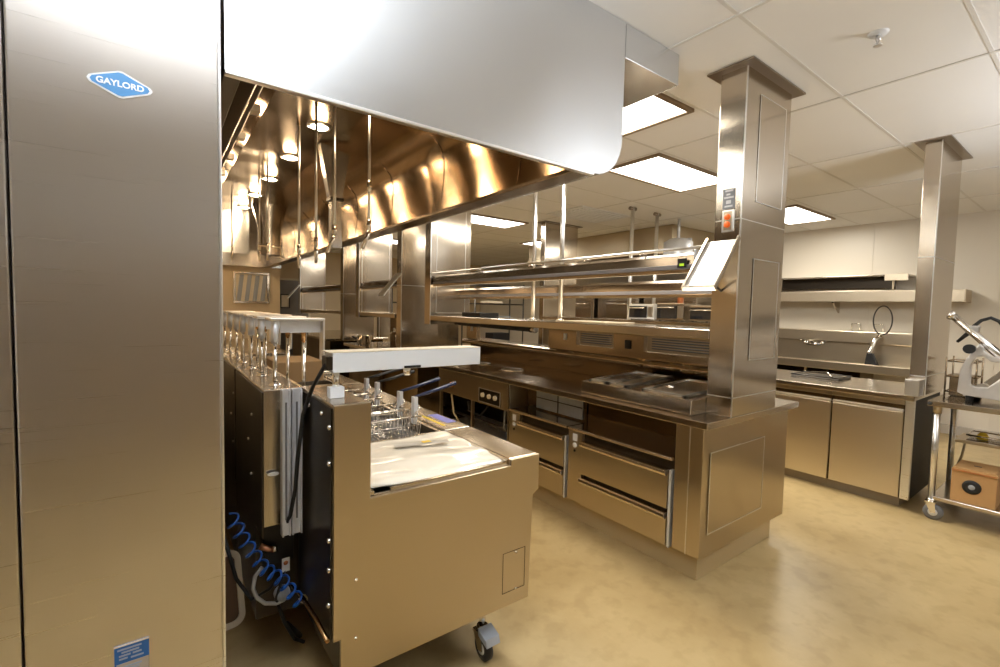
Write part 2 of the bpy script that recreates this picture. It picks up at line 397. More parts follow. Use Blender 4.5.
# pale rectangular chase with flared top inside hood
ch = root('drop_chase', (1.105, 3.6, 1.93), 'pale rectangular steel drop chase with flared top hanging inside the hood', 'drop chase')
MB().box(1.068, 1.142, 3.58, 3.66, 1.93, 2.29).build('chase_body', STX, ch, .003)
MB().prism([(1.06, 2.30), (1.15, 2.30), (1.17, 2.45), (1.20, 2.64), (.99, 2.69), (1.03, 2.45)], 'y', 3.59, 3.67).build('chase_flare', STX, ch)
MB().box(1.055, 1.155, 3.57, 3.67, 2.285, 2.305).build('chase_collar', STD, ch)
# drop cords
def drop(x, y_, zt, zb, tilt, label, mid=None):
    zt = 2.6995
    t = root('drop_pipe', (x, y_, zb), label, 'drop pipe', 'thin pipes hanging inside the hood')
    MB().tube([(x, y_, zt), (x, y_, zb+.10)], .0085, 8).build('pipe', STB, t)
    MB().tube([(x, y_, zb+.16), (x, y_, zb+.10)], .013, 8).build('coupling', CHR, t)
    MB().tube([(x, y_, zb+.11), (x-tilt*.4, y_, zb+.06), (x-tilt, y_, zb)], [.012, .011, .009], 8).build('nozzle', CHR, t)
    if mid:
        MB().tube([(x, y_, mid-.03), (x, y_, mid+.03)], .0125, 8).build('coupling', CHR, t)
    return t
drop(.945, 2.5, 2.69, 1.81, .035, 'rightmost thin drop pipe in the hood, with bent nozzle over the white light bar', 2.15)
drop(.835, 2.75, 2.69, 1.80, .04, 'thin drop pipe just right of the pale rectangular chase, with bent tip')
drop(.80, 3.0, 2.69, 1.755, .0, 'thin drop pipe crossing the brightest hood lamp')
drop(.79, 3.38, 2.69, 1.745, .0, 'thin pale drop pipe left of the brightest hood lamp')
drop(.815, 4.62, 2.69, 1.885, .0, 'right one of the close pair of thin drop pipes deep in the hood')
drop(.795, 4.9, 2.69, 1.90, .0, 'left one of the close pair of thin drop pipes deep in the hood')
drop(.72, 6.2, 2.69, 2.0, .0, 'farthest thin drop pipe at the back of the hood')
cb = MB().tube([(.76, 4.75, 2.03), (.95, 4.75, 2.03), (.955, 4.75, 1.93)], .008, 8).build('pipe_crossbar', CHR)
tag(cb, 'short horizontal tee pipe joining the pair of drop pipes', 'pipe')

# duct box at ceiling
tag(MB().box(1.788, 2.22, 1.47, 1.82, 2.69, H-.002).build('duct_box', STX, None, .003), 'small steel duct box fixed to the ceiling right of the hood', 'duct box')

# ------------------------------------------------------------------ steel utility columns
def column(x0, x1, y0, y1, z0, label, group='steel clad utility columns', panels=(), flange=True, seam=None, z1=H-.004, edge=True):
    t = root('utility_column', ((x0+x1)/2, (y0+y1)/2, z0), label, 'column', group, 'thing')
    MB().box(x0, x1, y0, y1, z0, z1).build('column_casing', STC, t, .003)
    if flange:
        MB().box(x0-.055, x1+.055, y0-.055, y1+.055, H-.012, H-.003).build('ceiling_flange', STD2, t)
    if edge:
        e = MB(); e.box(x0-.001, x0+.007, y0-.0015, y0+.004, z0, z1); e.build('corner_trim', STB, t)
    for (a, b, c, d_) in panels:
        pn = MB().box(a, b, y0-.004, y0, c, d_).build('access_panel', STC, t, .001)
        MB().frame('y', y0-.0035, a-.005, b+.005, c-.005, d_+.005, .005, .002).build('panel_joint', STB, pn)
    if seam:
        for z_ in seam:
            MB().box(x0-.0015, x1+.0015, y0-.0015, y1, z_-.0025, z_+.0025).build('joint_line', STB, t)
    return t
STD2 = steel('flange_steel', (0.34, 0.29, 0.24), 0.3, wav=0, aniso=0)
c1 = column(2.578, 3.125, 1.288, 1.435, .921, 'nearest tall steel column with orange buttons, rising from the end of the island counter', panels=((2.735, 3.05, 2.14, 2.725), (2.745, 3.06, 1.24, 1.815)), seam=(1.03, 2.025))
lp = MB().box(2.574, 2.578, 1.325, 1.392, 2.085, 2.195).build('notice_plate', GREYP, c1)
q = MB()
for z_, a, b in ((2.185, 1.335, 1.38), (2.165, 1.35, 1.372), (2.148, 1.33, 1.385), (2.128, 1.345, 1.372), (2.118, 1.345, 1.372), (2.100, 1.335, 1.38)):
    q.box(2.5725, 2.574, a, b, z_-.005, z_+.005)
q.build('notice_print', TXT, lp)
sp_ = MB().box(2.572, 2.578, 1.322, 1.392, 1.958, 2.080).build('switch_plate', STB, c1, .003)
MB().box(2.5705, 2.572, 1.335, 1.379, 1.968, 2.070).build('switch_field', STW, sp_)
for z_ in (2.040, 1.998):
    MB().lathe((2.5705, 1.358, z_), [(.017, 0), (.017, -.006), (.010, -.010), (0, -.011)], 16, 'x').build('push_button', ORG, sp_)
# tilted ticket tray on the column
tk = root('ticket_tray', (2.45, 1.38, 1.7), 'bright white tilted ticket tray fixed to the side of the nearest steel column', 'tray')
pr = [(2.570, 1.905), (2.345, 1.635), (2.338, 1.641), (2.563, 1.911)]
MB().prism(pr, 'y', 1.283, 1.462).build('tray_plate', pmat('tray_white', (.95, .95, .93), .25, .2), tk, .001)
for ya, yb in ((1.455, 1.468), (1.280, 1.287)):
    MB().prism([(2.576, 1.915), (2.345, 1.628), (2.322, 1.645), (2.553, 1.932)], 'y', ya, yb).build('tray_side', STC, tk, .001)
MB().prism([(2.348, 1.628), (2.322, 1.648), (2.316, 1.640), (2.342, 1.620)], 'y', 1.280, 1.468).build('tray_lip', STC, tk, .001)
MB().tube([(2.42, 1.38, 1.70), (2.577, 1.38, 1.63)], .006, 8).build('bracket', STD, tk)

# island 1, other columns of the same line
column(2.58, 3.13, 4.86, 5.00, 1.30, 'second steel column of the near island with a pass shelf ending against its face', panels=((2.66, 3.05, 1.93, 2.78), (2.66, 3.05, 1.44, 1.86)))
column(2.58, 3.13, 5.66, 5.80, .9, 'steel column right behind the near island, with a vertical joint line', seam=(1.78,))
column(2.58, 3.13, 7.23, 7.37, 1.32, 'bright steel column with framed face, seen under the hood left of centre', panels=((2.63, 3.08, 1.86, 2.78), (2.63, 3.08, 1.38, 1.82)))
column(2.58, 3.13, 8.0, 8.14, .9, 'darker steel column partly behind the framed one, under the hood', seam=(1.7,))
column(2.58, 3.13, 10.95, 11.1, 1.3, 'farthest steel column, in front of the distant tan wall', panels=((2.64, 3.07, 1.4, 1.9),))

# ------------------------------------------------------------------ near island
XF = 2.36
def wt(name, x0, x1, y0, y1, z0, z1, label, cat='worktop', mat=STT, bev=.004):
    return tag(MB().box(x0, x1, y0, y1, z0, z1).build(name, mat, None, bev), label, cat)
wt('worktop', 2.335, 3.483, 1.287, 4.84, .880, .920, 'long stainless worktop of the near island, running back from the nearest column')
# plinth
tag(MB().box(2.42, 3.32, 1.36, 4.80, 0, .150).build('plinth', pmat('plinth_tan', (.50, .38, .20), .35, .1), None, .003), 'tan epoxy covered plinth under the near island', 'plinth')
# end cabinet with access panel
ec = root('end_cabinet', (2.9, 1.4, .15), 'steel end cabinet of the near island with a framed access panel', 'cabinet')
MB().box(XF, 3.40, 1.318, 1.485, .155, .878).build('carcass', STW, ec, .004)
ap = MB().box(2.43, 3.055, 1.312, 1.318, .285, .735).build('access_panel', STW, ec, .002)
MB().frame('y', 1.3125, 2.424, 3.061, .279, .741, .006, .003).build('panel_joint', STB, ap)
MB().box(XF-.003, XF, 1.395, 1.400, .155, .878).build('corner_seam', STB, ec)
# island back side body (far side, partly visible from a step right)
tag(MB().box(2.95, 3.40, 1.487, 4.80, .155, .878).build('rear_cabinet', STW, None, .004), 'plain steel cabinet run along the hidden back of the near island', 'cabinet')

STR = steel('rolled_edge_steel', (0.72, 0.62, 0.48), 0.20, wav=0, aniso=0)
def drawer_unit(y0, y1, label):
    t = root('drawer_cabinet', (XF, (y0+y1)/2, .15), label, 'cabinet', 'refrigerated drawer cabinets in the near island')
    # carcass as a shell: bottom body + open recess above
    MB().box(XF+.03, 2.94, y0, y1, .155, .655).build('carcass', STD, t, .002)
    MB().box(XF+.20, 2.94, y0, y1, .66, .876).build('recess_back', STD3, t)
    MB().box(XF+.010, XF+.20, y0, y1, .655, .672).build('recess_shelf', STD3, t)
    MB().box(XF-.012, XF+.012, y0, y1, .655, .675).build('recess_rail', STR, t, .006, 3)
    ya, yb = y0+.03, y1-.13
    for z0_, z1_ in ((.365, .600), (.148, .345)):
        dr = MB().box(XF, XF+.03, ya, yb, z0_, z1_-.028).build('drawer', STW, t, .003)
        MB().prism([(XF, z1_-.040), (XF-.014, z1_-.040), (XF-.024, z1_-.034), (XF-.028, z1_-.022), (XF-.024, z1_-.008), (XF-.012, z1_-.002), (XF+.03, z1_-.002), (XF+.03, z1_-.026), (XF, z1_-.028)], 'y', ya, yb).build('drawer_pull', STR, dr, .001)
    g_ = MB().box(XF-.006, XF+.03, y0, y0+.018, .148, .60).box(XF-.012, XF+.0, y0-.002, y0+.007, .148, .60)
    g_.build('gasket_trim', GALV, t, .002)
    MB().box(XF+.002, XF+.03, yb, y1, .155, .655).build('machine_panel', STW, t, .002)
    cp = MB().box(XF-.003, XF+.002, yb+.045, yb+.085, .585, .635).build('control_plate', WHT, t, .001)
    MB().lathe((XF+.002, yb+.066, .555), [(.018, 0), (.018, -.006), (.010, -.012), (0, -.012)], 16, 'x').build('dial', WHT, t)
    MB().lathe((XF+.002, yb+.066, .515), [(.009, 0), (.009, -.006), (0, -.006)], 12, 'x').build('lock', BLK, t)
    return t
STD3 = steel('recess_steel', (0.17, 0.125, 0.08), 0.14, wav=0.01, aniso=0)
drawer_unit(1.497, 2.33, 'two-drawer refrigerated steel cabinet next to the end of the near island')
drawer_unit(2.345, 3.02, 'two-drawer refrigerated steel cabinet just behind the fryer corner, second from island end')
# pale panel with dark cross bars in the second recess
rg = root('recess_panel', (2.5, 2.62, .68), 'pale panel with dark cross bars in the recess above the second drawer cabinet', 'rack')
MB().box(2.548, 2.556, 2.38, 2.90, .685, .865).build('pale_panel', PANEW, rg)
MB().box(2.543, 2.548, 2.635, 2.645, .685, .865).box(2.543, 2.548, 2.38, 2.90, .770, .777).build('cross_bars', BLK, rg)
# control cabinet (hot unit)
cc = root('range_cabinet', (XF, 3.6, .64), 'steel control-panel cabinet with switches under the worktop, above open pipework', 'cabinet')
MB().box(XF+.005, 2.94, 3.03, 4.24, .64, .878).build('panel_box', STD4 if False else STW, cc, .003)
MB().box(XF-.004, XF+.005, 3.03, 3.045, .30, .878).build('stile', STT, cc)
sw = MB().box(XF-.002, XF+.005, 3.15, 3.48, .655, .785).build('switch_panel', STD, cc, .002)
MB().frame('x', XF-.001, 3.15, 3.48, .655, .785, .008, .005).build('panel_frame', STB, sw)
for yy in (3.22, 3.31, 3.41):
    MB().lathe((XF-.002, yy, .725), [(.022, 0), (.020, -.018), (0, -.02)], 14, 'x').build('control_knob', CREAM, sw)
MB().lathe((XF+.004, 3.95, .74), [(.03, 0), (.026, -.03), (0, -.032)], 16, 'x').build('control_knob', BRASS, cc)
# open bay beneath with pipes and shelves
ob = root('open_base', (2.6, 3.6, 0), 'open steel base bay with pale shelves and pipes under the control-panel cabinet', 'base shelf')
MB().box(2.90, 2.94, 3.03, 4.24, .155, .635).build('back_plate', STD, ob)
MB().box(2.42, 2.90, 3.03, 4.24, .300, .312).build('shelf', GALV, ob)
MB().box(2.42, 2.90, 3.03, 4.24, .155, .165).build('bottom_plate', GALV, ob)
for yy in (3.03, 3.62, 4.22):
    MB().box(2.38, 2.41, yy, yy+.02, .155, .635).build('leg', STW, ob)
MB().box(2.85, 2.875, 3.05, 3.6, .33, .60).build('splash_pane', PANEW, ob)
for pts, m, nm in (([(2.45, 3.2, .62), (2.46, 3.22, .45), (2.6, 3.3, .33)], HOSEG, 'hose'), ([(2.42, 3.75, .60), (2.40, 3.7, .52), (2.43, 3.55, .50), (2.5, 3.5, .61)], BLK, 'cable'), ([(2.41, 4.05, .62), (2.38, 3.95, .45), (2.44, 3.85, .30)], ROPE, 'hose')):
    MB().tube(pts, .009, 8).build(nm, m, ob)
MB().tube([(2.5, 3.1, .42), (2.5, 4.2, .42)], .015, 8).build('gas_pipe', STD, ob)

# further base units of island line
for i, (a, b) in enumerate(((4.26, 4.80),)):
    tag(MB().box(XF+.04, 2.94, a, b, .155, .878).build('base_cabinet', STD3, None, .003), 'dark steel base cabinet at the far end of the near island', 'cabinet')

# round wells in worktop
for i, (x, y_) in enumerate(((2.73, 3.47), (2.74, 4.02))):
    t = root('round_well', (x, y_, .92), ('nearer' if i == 0 else 'farther')+' round lidded well set into the island worktop', 'food well')
    MB().lathe((x, y_, .9205), [(0, .004), (.085, .006), (.11, .004)], 32).build('well_lid', STB, t)
    MB().lathe((x, y_, .9205), [(.108, 0), (.125, .006), (.14, 0)], 32).build('well_rim', STT, t)
# raised pan rail
STL = steel('pan_lid_steel', (0.70, 0.60, 0.46), 0.32, wav=0.004, aniso=0)
pr_ = root('pan_rail', (2.7, 1.9, .92), 'raised steel pan rail with covered food pans on the island worktop', 'pan rail')
MB().prism([(2.42, .922), (2.425, 1.005), (3.035, 1.035), (3.06, .922)], 'y', 1.437, 2.28).build('rail_body', STT, pr_, .004)
def zr(x): return 1.0055+(x-2.425)/(3.035-2.425)*.030
for (a, b) in ((1.50, 1.80), (1.92, 2.07), (2.09, 2.24)):
    fr = MB()
    for (xa, xb, ya, yb) in ((2.46, 2.985, a, a+.018), (2.46, 2.985, b-.018, b), (2.46, 2.484, a, b), (2.961, 2.985, a, b)):
        fr.add([(xa, ya, zr(xa)), (xb, ya, zr(xb)), (xb, yb, zr(xb)), (xa, yb, zr(xa)), (xa, ya, zr(xa)+.012), (xb, ya, zr(xb)+.012), (xb, yb, zr(xb)+.012), (xa, yb, zr(xa)+.012)], [(0, 3, 2, 1), (4, 5, 6, 7), (0, 1, 5, 4), (1, 2, 6, 5), (2, 3, 7, 6), (3, 0, 4, 7)])
    pn = fr.build('food_pan', STB, pr_)
    xa, xb = 2.478, 2.967; ya, yb = a+.014, b-.014
    MB().add([(xa, ya, zr(xa)+.001), (xb, ya, zr(xb)+.001), (xb, yb, zr(xb)+.001), (xa, yb, zr(xa)+.001)], [(0, 1, 2, 3)]).build('pan_lid', STL, pn)
MB().tube([(2.60, 1.66, 1.035), (2.60, 1.74, 1.035)], .008, 8).build('lid_handle', CHR, pr_)

# spine: ledge, web panel, pass shelf
STM = steel('mid_brown_steel', (0.40, 0.31, 0.21), 0.25, wav=.01)
sp2 = root('service_spine', (3.0, 3.0, .92), 'steel service spine of the near island with pass-through openings and a rounded ledge', 'pass-through')
MB().box(3.14, 3.17, 1.45, 4.84, .922, 1.12).build('lower_web', STD3, sp2)
MB().prism([(3.02, 1.075), (3.01, 1.10), (3.02, 1.125), (3.05, 1.135), (3.30, 1.135), (3.30, 1.095), (3.05, 1.075)], 'y', 1.45, 4.84).build('ledge', STT, sp2, .004)
w_ = MB()
openings = [(4.62, 3.35), (2.98, 2.55), (2.25, 1.55)]
segs = [4.84, 4.62, 3.35, 2.98, 2.55, 2.25, 1.55, 1.44]
for a, b in ((4.84, 4.62), (3.35, 2.98), (2.55, 2.25), (1.55, 1.44)):
    w_.box(3.08, 3.13, b, a, 1.135, 1.345)
for a, b in ((4.62, 3.35), (2.98, 2.55), (2.25, 1.55)):
    w_.box(3.08, 3.13, b, a, 1.315, 1.345)
    if a < 4: w_.box(3.08, 3.13, b, a, 1.135, 1.19)
w_.build('web_panel', STM, sp2)
for a, b in ((2.60, 2.93), (1.62, 2.18)):
    lv = MB()
    for k in range(5): lv.box(3.085, 3.12, a, b, 1.215+.019*k, 1.222+.019*k)
    lv.build('louvre', LOUV, sp2)
for yy in (3.12, 4.72):
    MB().box(3.072, 3.08, yy-.02, yy+.02, 1.225, 1.285).build('outlet', WHT, sp2, .002)
MB().box(3.072, 3.08, 2.37, 2.43, 1.20, 1.27).build('outlet', BLK, sp2, .002)
wt('pass_shelf', 2.58, 3.128, 1.437, 4.857, 1.345, 1.405, 'long steel pass shelf between the first two columns of the near island', 'shelf', STT, .006)
# posts of pass
for i, y_ in enumerate((3.33, 2.96)):
    t = root('support_post', (2.85, y_, 1.405), ('left' if i == 0 else 'right')+' one of two thin steel posts rising from the pass shelf to the ceiling', 'post')
    MB().tube([(2.85, y_, 1.407), (2.85, y_, H-.003)], .019, 14).build('post_tube', STB, t)
    MB().lathe((2.85, y_, 1.407), [(.035, 0), (.035, .008), (.019, .02)], 16).build('post_base', CHR, t)
# heat lamp strip
def heat_strip(x0, x1, y0, y1, z0, label, lamps=True, cut=()):
    t = root('heat_lamp_strip', ((x0+x1)/2, (y0+y1)/2, z0), label, 'heat lamp', 'overhead heat lamp strips')
    w = x1-x0
    MB().prism([(x0, z0), (x0-.012, z0+.03), (x0, z0+.085), (x0+.035, z0+.105), (x1, z0+.105), (x1, z0)], 'y', y0, y1).build('lamp_housing', STHC, t, .003)
    MB().box(x0+.01, x1-.01, y0+.02, y1-.02, z0-.004, z0+.001).build('lamp_reflector', GLOW_E if lamps else STT, t)
    MB().box(x0-.018, x0-.008, y0, y1, z0-.022, z0+.001).build('front_lip', STT, t, .002)
    MB().box(x0-.020, x0-.013, y0, y1, z0+.002, z0+.028).build('grey_strip', LILAC, t, .002)
    return t
hs = heat_strip(2.60, 2.80, 1.56, 4.80, 1.765, 'long overhead heat lamp strip above the pass shelf of the near island')
for ya_, yb_ in ((1.4355, 1.56), (4.80, 4.8595)):
    MB().box(2.66, 2.72, ya_, yb_, 1.80, 1.84).build('mounting_arm', STD, hs, .003)
for yy in (1.95, 2.45, 3.1, 3.9):
    MB().tube([(2.59, yy, 1.865), (2.60, yy, 1.885), (2.66, yy, 1.885)], .006, 6).build('clip', CHR, hs)
tg_ = MB().box(2.574, 2.582, 1.60, 1.66, 1.775, 1.83).build('tag', BLK, hs); tg_['label'] = 'black tag with lime green mark'
MB().box(2.572, 2.574, 1.615, 1.645, 1.785, 1.80).build('tag_mark', LIME, tg_)
MB().box(2.583, 2.80, 1.545, 1.56, 1.76, 1.88).build('end_cap', GALV, hs, .003)
r2 = MB().tube([(2.60, 1.44, 1.895), (2.60, 4.85, 1.895)], .009, 8).build('hanging_rail', STB)
tag(r2, 'thin bright rail running along the top of the heat lamp strip', 'rail')
heat_strip(3.0, 3.12, 1.45, 4.85, 1.63, 'lower rear heat lamp strip behind the main one on the near island', False)
# little things under the pass shelf
lt = root('warmer_lamp', (2.9, 4.0, 1.28), 'long dark task light with chrome end under the pass shelf', 'task light')
MB().tube([(2.78, 3.25, 1.315), (2.78, 4.6, 1.325)], .022, 12).build('tube_body', DGR, lt)
MB().tube([(2.78, 3.20, 1.314), (2.78, 3.27, 1.315)], .028, 12).build('end_cap', CHR, lt)
MB().box(2.77, 2.79, 3.4, 3.42, 1.318, 1.346).box(2.77, 2.79, 4.4, 4.42, 1.318, 1.346).build('bracket', STD, lt)

# ------------------------------------------------------------------ second and third sections of this island line (seen beneath the hood)
def mini_island(y0, y1, label):
    t = root('cook_counter', (2.9, y0, 0), label, 'counter', None, 'thing')
    MB().box(2.34, 3.46, y0, y1, .88, .92).build('countertop', STT, t, .004)
    MB().box(2.42, 3.38, y0+.03, y1-.03, .15, .878).build('base', STD3, t, .003)
    MB().box(2.46, 3.34, y0+.06, y1-.06, 0.002, .15).build('plinth', DGR, t)
    MB().box(2.58, 3.12, y0+.02, y1-.02, 1.345, 1.40).build('overshelf', STT, t, .004)
    MB().box(2.86, 3.0, y0+.5, y0+.8, .92, 1.345).build('outlet_box', STD3, t)
    MB().box(2.852, 2.86, y0+.62, y0+.68, 1.12, 1.18).build('outlet', WHT, t)
    return t
mini_island(5.85, 7.22, 'cooking counter with overshelf between the second pair of columns')
mini_island(8.16, 10.93, 'farthest cooking counter with overshelf between the last pair of columns')
# heat strips and tilted trays of those
heat_strip(2.62, 2.80, 5.85, 7.2, 1.77, 'short overhead heat lamp strip between the second pair of columns')
heat_strip(2.62, 2.80, 8.2, 10.9, 1.77, 'distant overhead heat lamp strip between the last pair of columns')
for (yy, lab) in ((5.72, 'small tilted ticket tray on the column just behind the near island'), (10.98, 'tiny tilted ticket tray on the farthest column')):
    t = MB().prism([(2.575, 1.93), (2.33, 1.63), (2.318, 1.64), (2.563, 1.94)], 'y', yy-.10, yy+.08).build('ticket_tray', STB, None, .002)
    tag(t, lab, 'tray')
# faucet on the second counter
fc = root('counter_faucet', (2.9, 6.6, .92), 'small chrome gooseneck faucet standing on the second counter', 'faucet')
MB().tube([(2.9, 6.4, .922), (2.9, 6.4, 1.08), (2.87, 6.4, 1.14), (2.81, 6.4, 1.15), (2.76, 6.4, 1.12), (2.75, 6.4, 1.08)], .012, 10).build('spout', CHR, fc)
MB().tube([(2.9, 6.34, .95), (2.9, 6.46, .95)], .014, 10).build('tap_handle', CHR, fc)
# pot on second counter
pt = root('steel_pot', (2.62, 6.95, .92), 'small steel pot standing on the second counter', 'pot')
MB().lathe((2.55, 6.9, .922), [(0, 0), (.10, 0), (.11, .12), (.115, .125)], 24).build('pot_body', CHR, pt)
MB().tube([(2.44, 6.9, 1.0), (2.36, 6.9, 1.04)], .01, 8).build('pot_handle', BLK, pt)

# ------------------------------------------------------------------ fryer line
RAILX0, RAILX1 = 1.19, 1.343
ds = root('dump_station', (.9, 1.77, 0), 'tall-backed steel dump station closest to the camera on casters, nearest unit of the fryer line', 'fryer station')
side = [(.457, 1.175), (.580, 1.175), (.580, .845), (1.188, .845), (1.188, .870), (1.343, .870), (1.343, .715), (1.312, .695), (1.300, .24), (.482, .24), (.482, .385), (.457, .385)]
MB().prism(side, 'y', 1.50, 1.516).build('side_panel', STW, ds, .0015)
MB().box(.457, .580, 1.517, 1.945, .39, 1.175).build('flue_box', ST, ds, .003)
MB().box(.452, .457, 1.517, 1.945, .39, 1.165).build('rear_plate', STD, ds)
MB().box(.482, 1.29, 1.517, 2.045, .24, .80).build('body', STD, ds)
MB().box(1.188, 1.343, 1.517, 2.045, .715, .870).build('front_rail', STT, ds, .004)
MB().box(1.29, 1.312, 1.517, 2.045, .24, .715).build('front_door', STW, ds, .003)
MB().frame('y', 1.4995, 1.155, 1.275, .30, .475, .002, .001).build('cover_joint', STD, ds)
MB().box(.460, 1.30, 1.4985, 1.4998, .7895, .7905).build('side_seam', STW, ds) if False else None
for (x, z_) in ((.532, .575), (.532, .371), (1.225, .463), (1.228, .302)):
    MB().lathe((x, 1.50, z_), [(.0055, 0), (.005, -.003), (0, -.004)], 10, 'y').build('bolt', CHR, ds)
for z_ in (.50, .62, .72, .98, 1.10):
    MB().lathe((.452, 1.53, z_), [(.009, 0), (.009, -.006), (0, -.009)], 8, 'x').build('bolt', CHR, ds)
for yy in (1.62, 1.78):
    MB().lathe((.452, yy, 1.13), [(.008, 0), (.007, -.005), (0, -.007)], 8, 'x').build('bolt', CHR, ds)
MB().box(.60, 1.17, 1.53, 2.04, .80, .812).build('pan_floor', STD, ds)
MB().box(.582, .600, 1.517, 2.045, .80, .86).box(1.172, 1.188, 1.517, 2.045, .80, .868).box(.582, .66, 1.517, 1.529, .80, .847).box(.66, 1.172, 1.517, 1.530, .80, .859).build('pan_wall', STT, ds)

def caster(name, x, y, r, zt, parent, tilt=0, mat=BLK, plate=True):
    c = MB().lathe((x-.016, y, r+.001), [(0, 0), (r*.6, 0), (r, .004), (r, .028), (r*.6, .032), (0, .032)], 24, 'x').build(name, mat, parent)
    MB().lathe((x-.019, y, r+.001), [(0, 0), (r*.45, 0), (r*.52, .006), (r*.52, .032), (r*.45, .038), (0, .038)], 20, 'x').build('wheel_hub', GALV, c)
    f = MB()
    for s in (-1, 1):
        f.add([(x+s*.022, y-.018, r), (x+s*.022, y+.012, r-.004), (x+s*.022, y+.045, r*2+.012), (x+s*.022, y-.02+.01, r*2+.012),
               (x+s*.026, y-.018, r), (x+s*.026, y+.012, r-.004), (x+s*.026, y+.045, r*2+.012), (x+s*.026, y-.01, r*2+.012)],
              [(0, 1, 2, 3), (7, 6, 5, 4), (0, 4, 5, 1), (1, 5, 6, 2), (2, 6, 7, 3), (3, 7, 4, 0)])
    f.box(x-.028, x+.028, y-.014, y+.048, r*2+.008, r*2+.020)
    f.tube([(x, y+.016, r*2+.018), (x, y+.016, zt)], .014, 12)
    f.tube([(x, y+.016, r*2+.020), (x, y+.016, r*2+.040)], .024, 14)
    f.build('caster_fork', CHR, c)
    return c
k = caster('caster', 1.11, 1.56, .052, .24, ds)
MB().prism([(1.49, .10), (1.50, .13), (1.56, .15), (1.555, .12)], 'x', 1.075, 1.145).build('brake_pedal', GREYP, k, .002)
caster('caster', .60, 1.98, .052, .24, ds); caster('caster', 1.18, 1.98, .052, .24, ds)

# wrapped white sheet in the dump station
n = 16; vs = []; fs = []
for i in range(n+1):
    for j in range(n+1):
        u, v_ = i/n, j/n
        x = .600+.588*u; y_ = 1.530+.520*v_
        if v_ == 0: y_ += .010*math.sin(9*u)+.02*(u < .12)
        z_ = .872-.0025+.003*math.sin(11*u+4*v_)+.003*math.sin(17*v_+3*u)
        if v_ < .08: z_ -= .014*(1-v_/.08)*(1 if u < .95 else .4)
        if u < .06: z_ += .012*(1-u/.06)*v_
        vs.append((x, y_, z_))
for i in range(n):
    for j in range(n): fs.append((i*(n+1)+j, (i+1)*(n+1)+j, (i+1)*(n+1)+j+1, i*(n+1)+j+1))
fl = MB().add(vs, fs, True).build('wrapped_sheet', FILM)
md = fl.modifiers.new('solid', 'SOLIDIFY'); md.thickness = .01; md.offset = -1
md = fl.modifiers.new('sub', 'SUBSURF'); md.levels = 1; md.render_levels = 2
tag(fl, 'plastic-wrapped creamy white sheet lying over the dump station pan', 'wrapped sheet')
stp = root('sheet_label', (.95, 1.88, .8815), 'grey paper strip with a yellow mark lying on the wrapped sheet', 'label')
M_ = Matrix.Translation((.965, 1.875, .8815)) @ Matrix.Rotation(-.2, 4, 'Z')
a_ = MB().box(-.125, .125, -.022, .022, 0, .001).build('paper_strip', GREYP2 if False else pmat('paper_grey', (.50, .47, .42), .6), stp); a_.matrix_parent_inverse = Matrix(); a_.data.transform(Matrix.Translation((.015, -.005, .0)) @ Matrix.Rotation(.0, 4, 'X') @ Matrix.Rotation(-.2, 4, 'Z'))
b_ = MB().box(-.02, .02, -.012, .012, .001, .002).build('yellow_mark', YEL, stp); b_.matrix_parent_inverse = Matrix(); b_.data.transform(Matrix.Translation((.04, .002, .002)))

# light / warmer bar
wb = root('warmer_bar', (.78, 1.64, 1.19), 'white enamel warmer bar with cream top on short posts above the dump station', 'food warmer')
MB().box(.482, 1.088, 1.600, 1.688, 1.268, 1.336).build('bar_body', WHT, wb, .002)
MB().box(.470, 1.088, 1.600, 1.690, 1.337, 1.3395).build('bar_top', CREAM, wb)
MB().tube([(.505, 1.640, 1.20), (.505, 1.640, 1.268)], .012, 12).build('post', CHR, wb)
MB().box(.480, .530, 1.622, 1.660, 1.176, 1.215).build('foot_bracket', WHT, wb, .002)
MB().box(.745, .812, 1.597, 1.602, 1.270, 1.279).build('switch', BLK, wb)
MB().tube([(.775, 1.64, 1.268), (.775, 1.64, 1.238)], .014, 12).build('lamp_stub', CHR, wb)
MB().box(.462, .484, 1.60, 1.66, 1.278, 1.325).build('junction_box', STD, wb, .003)
cab = MB().tube([(.480, 1.62, 1.315), (.462, 1.625, 1.29), (.445, 1.65, 1.245), (.436, 1.69, 1.20), (.415, 1.72, 1.11), (.402, 1.74, .95), (.398, 1.76, .83), (.390, 1.80, .72), (.375, 1.85, .645)], .007, 8).build('power_cable', BLK)
tag(cab, 'black power cable dropping from the white warmer bar behind the fryers', 'cable')

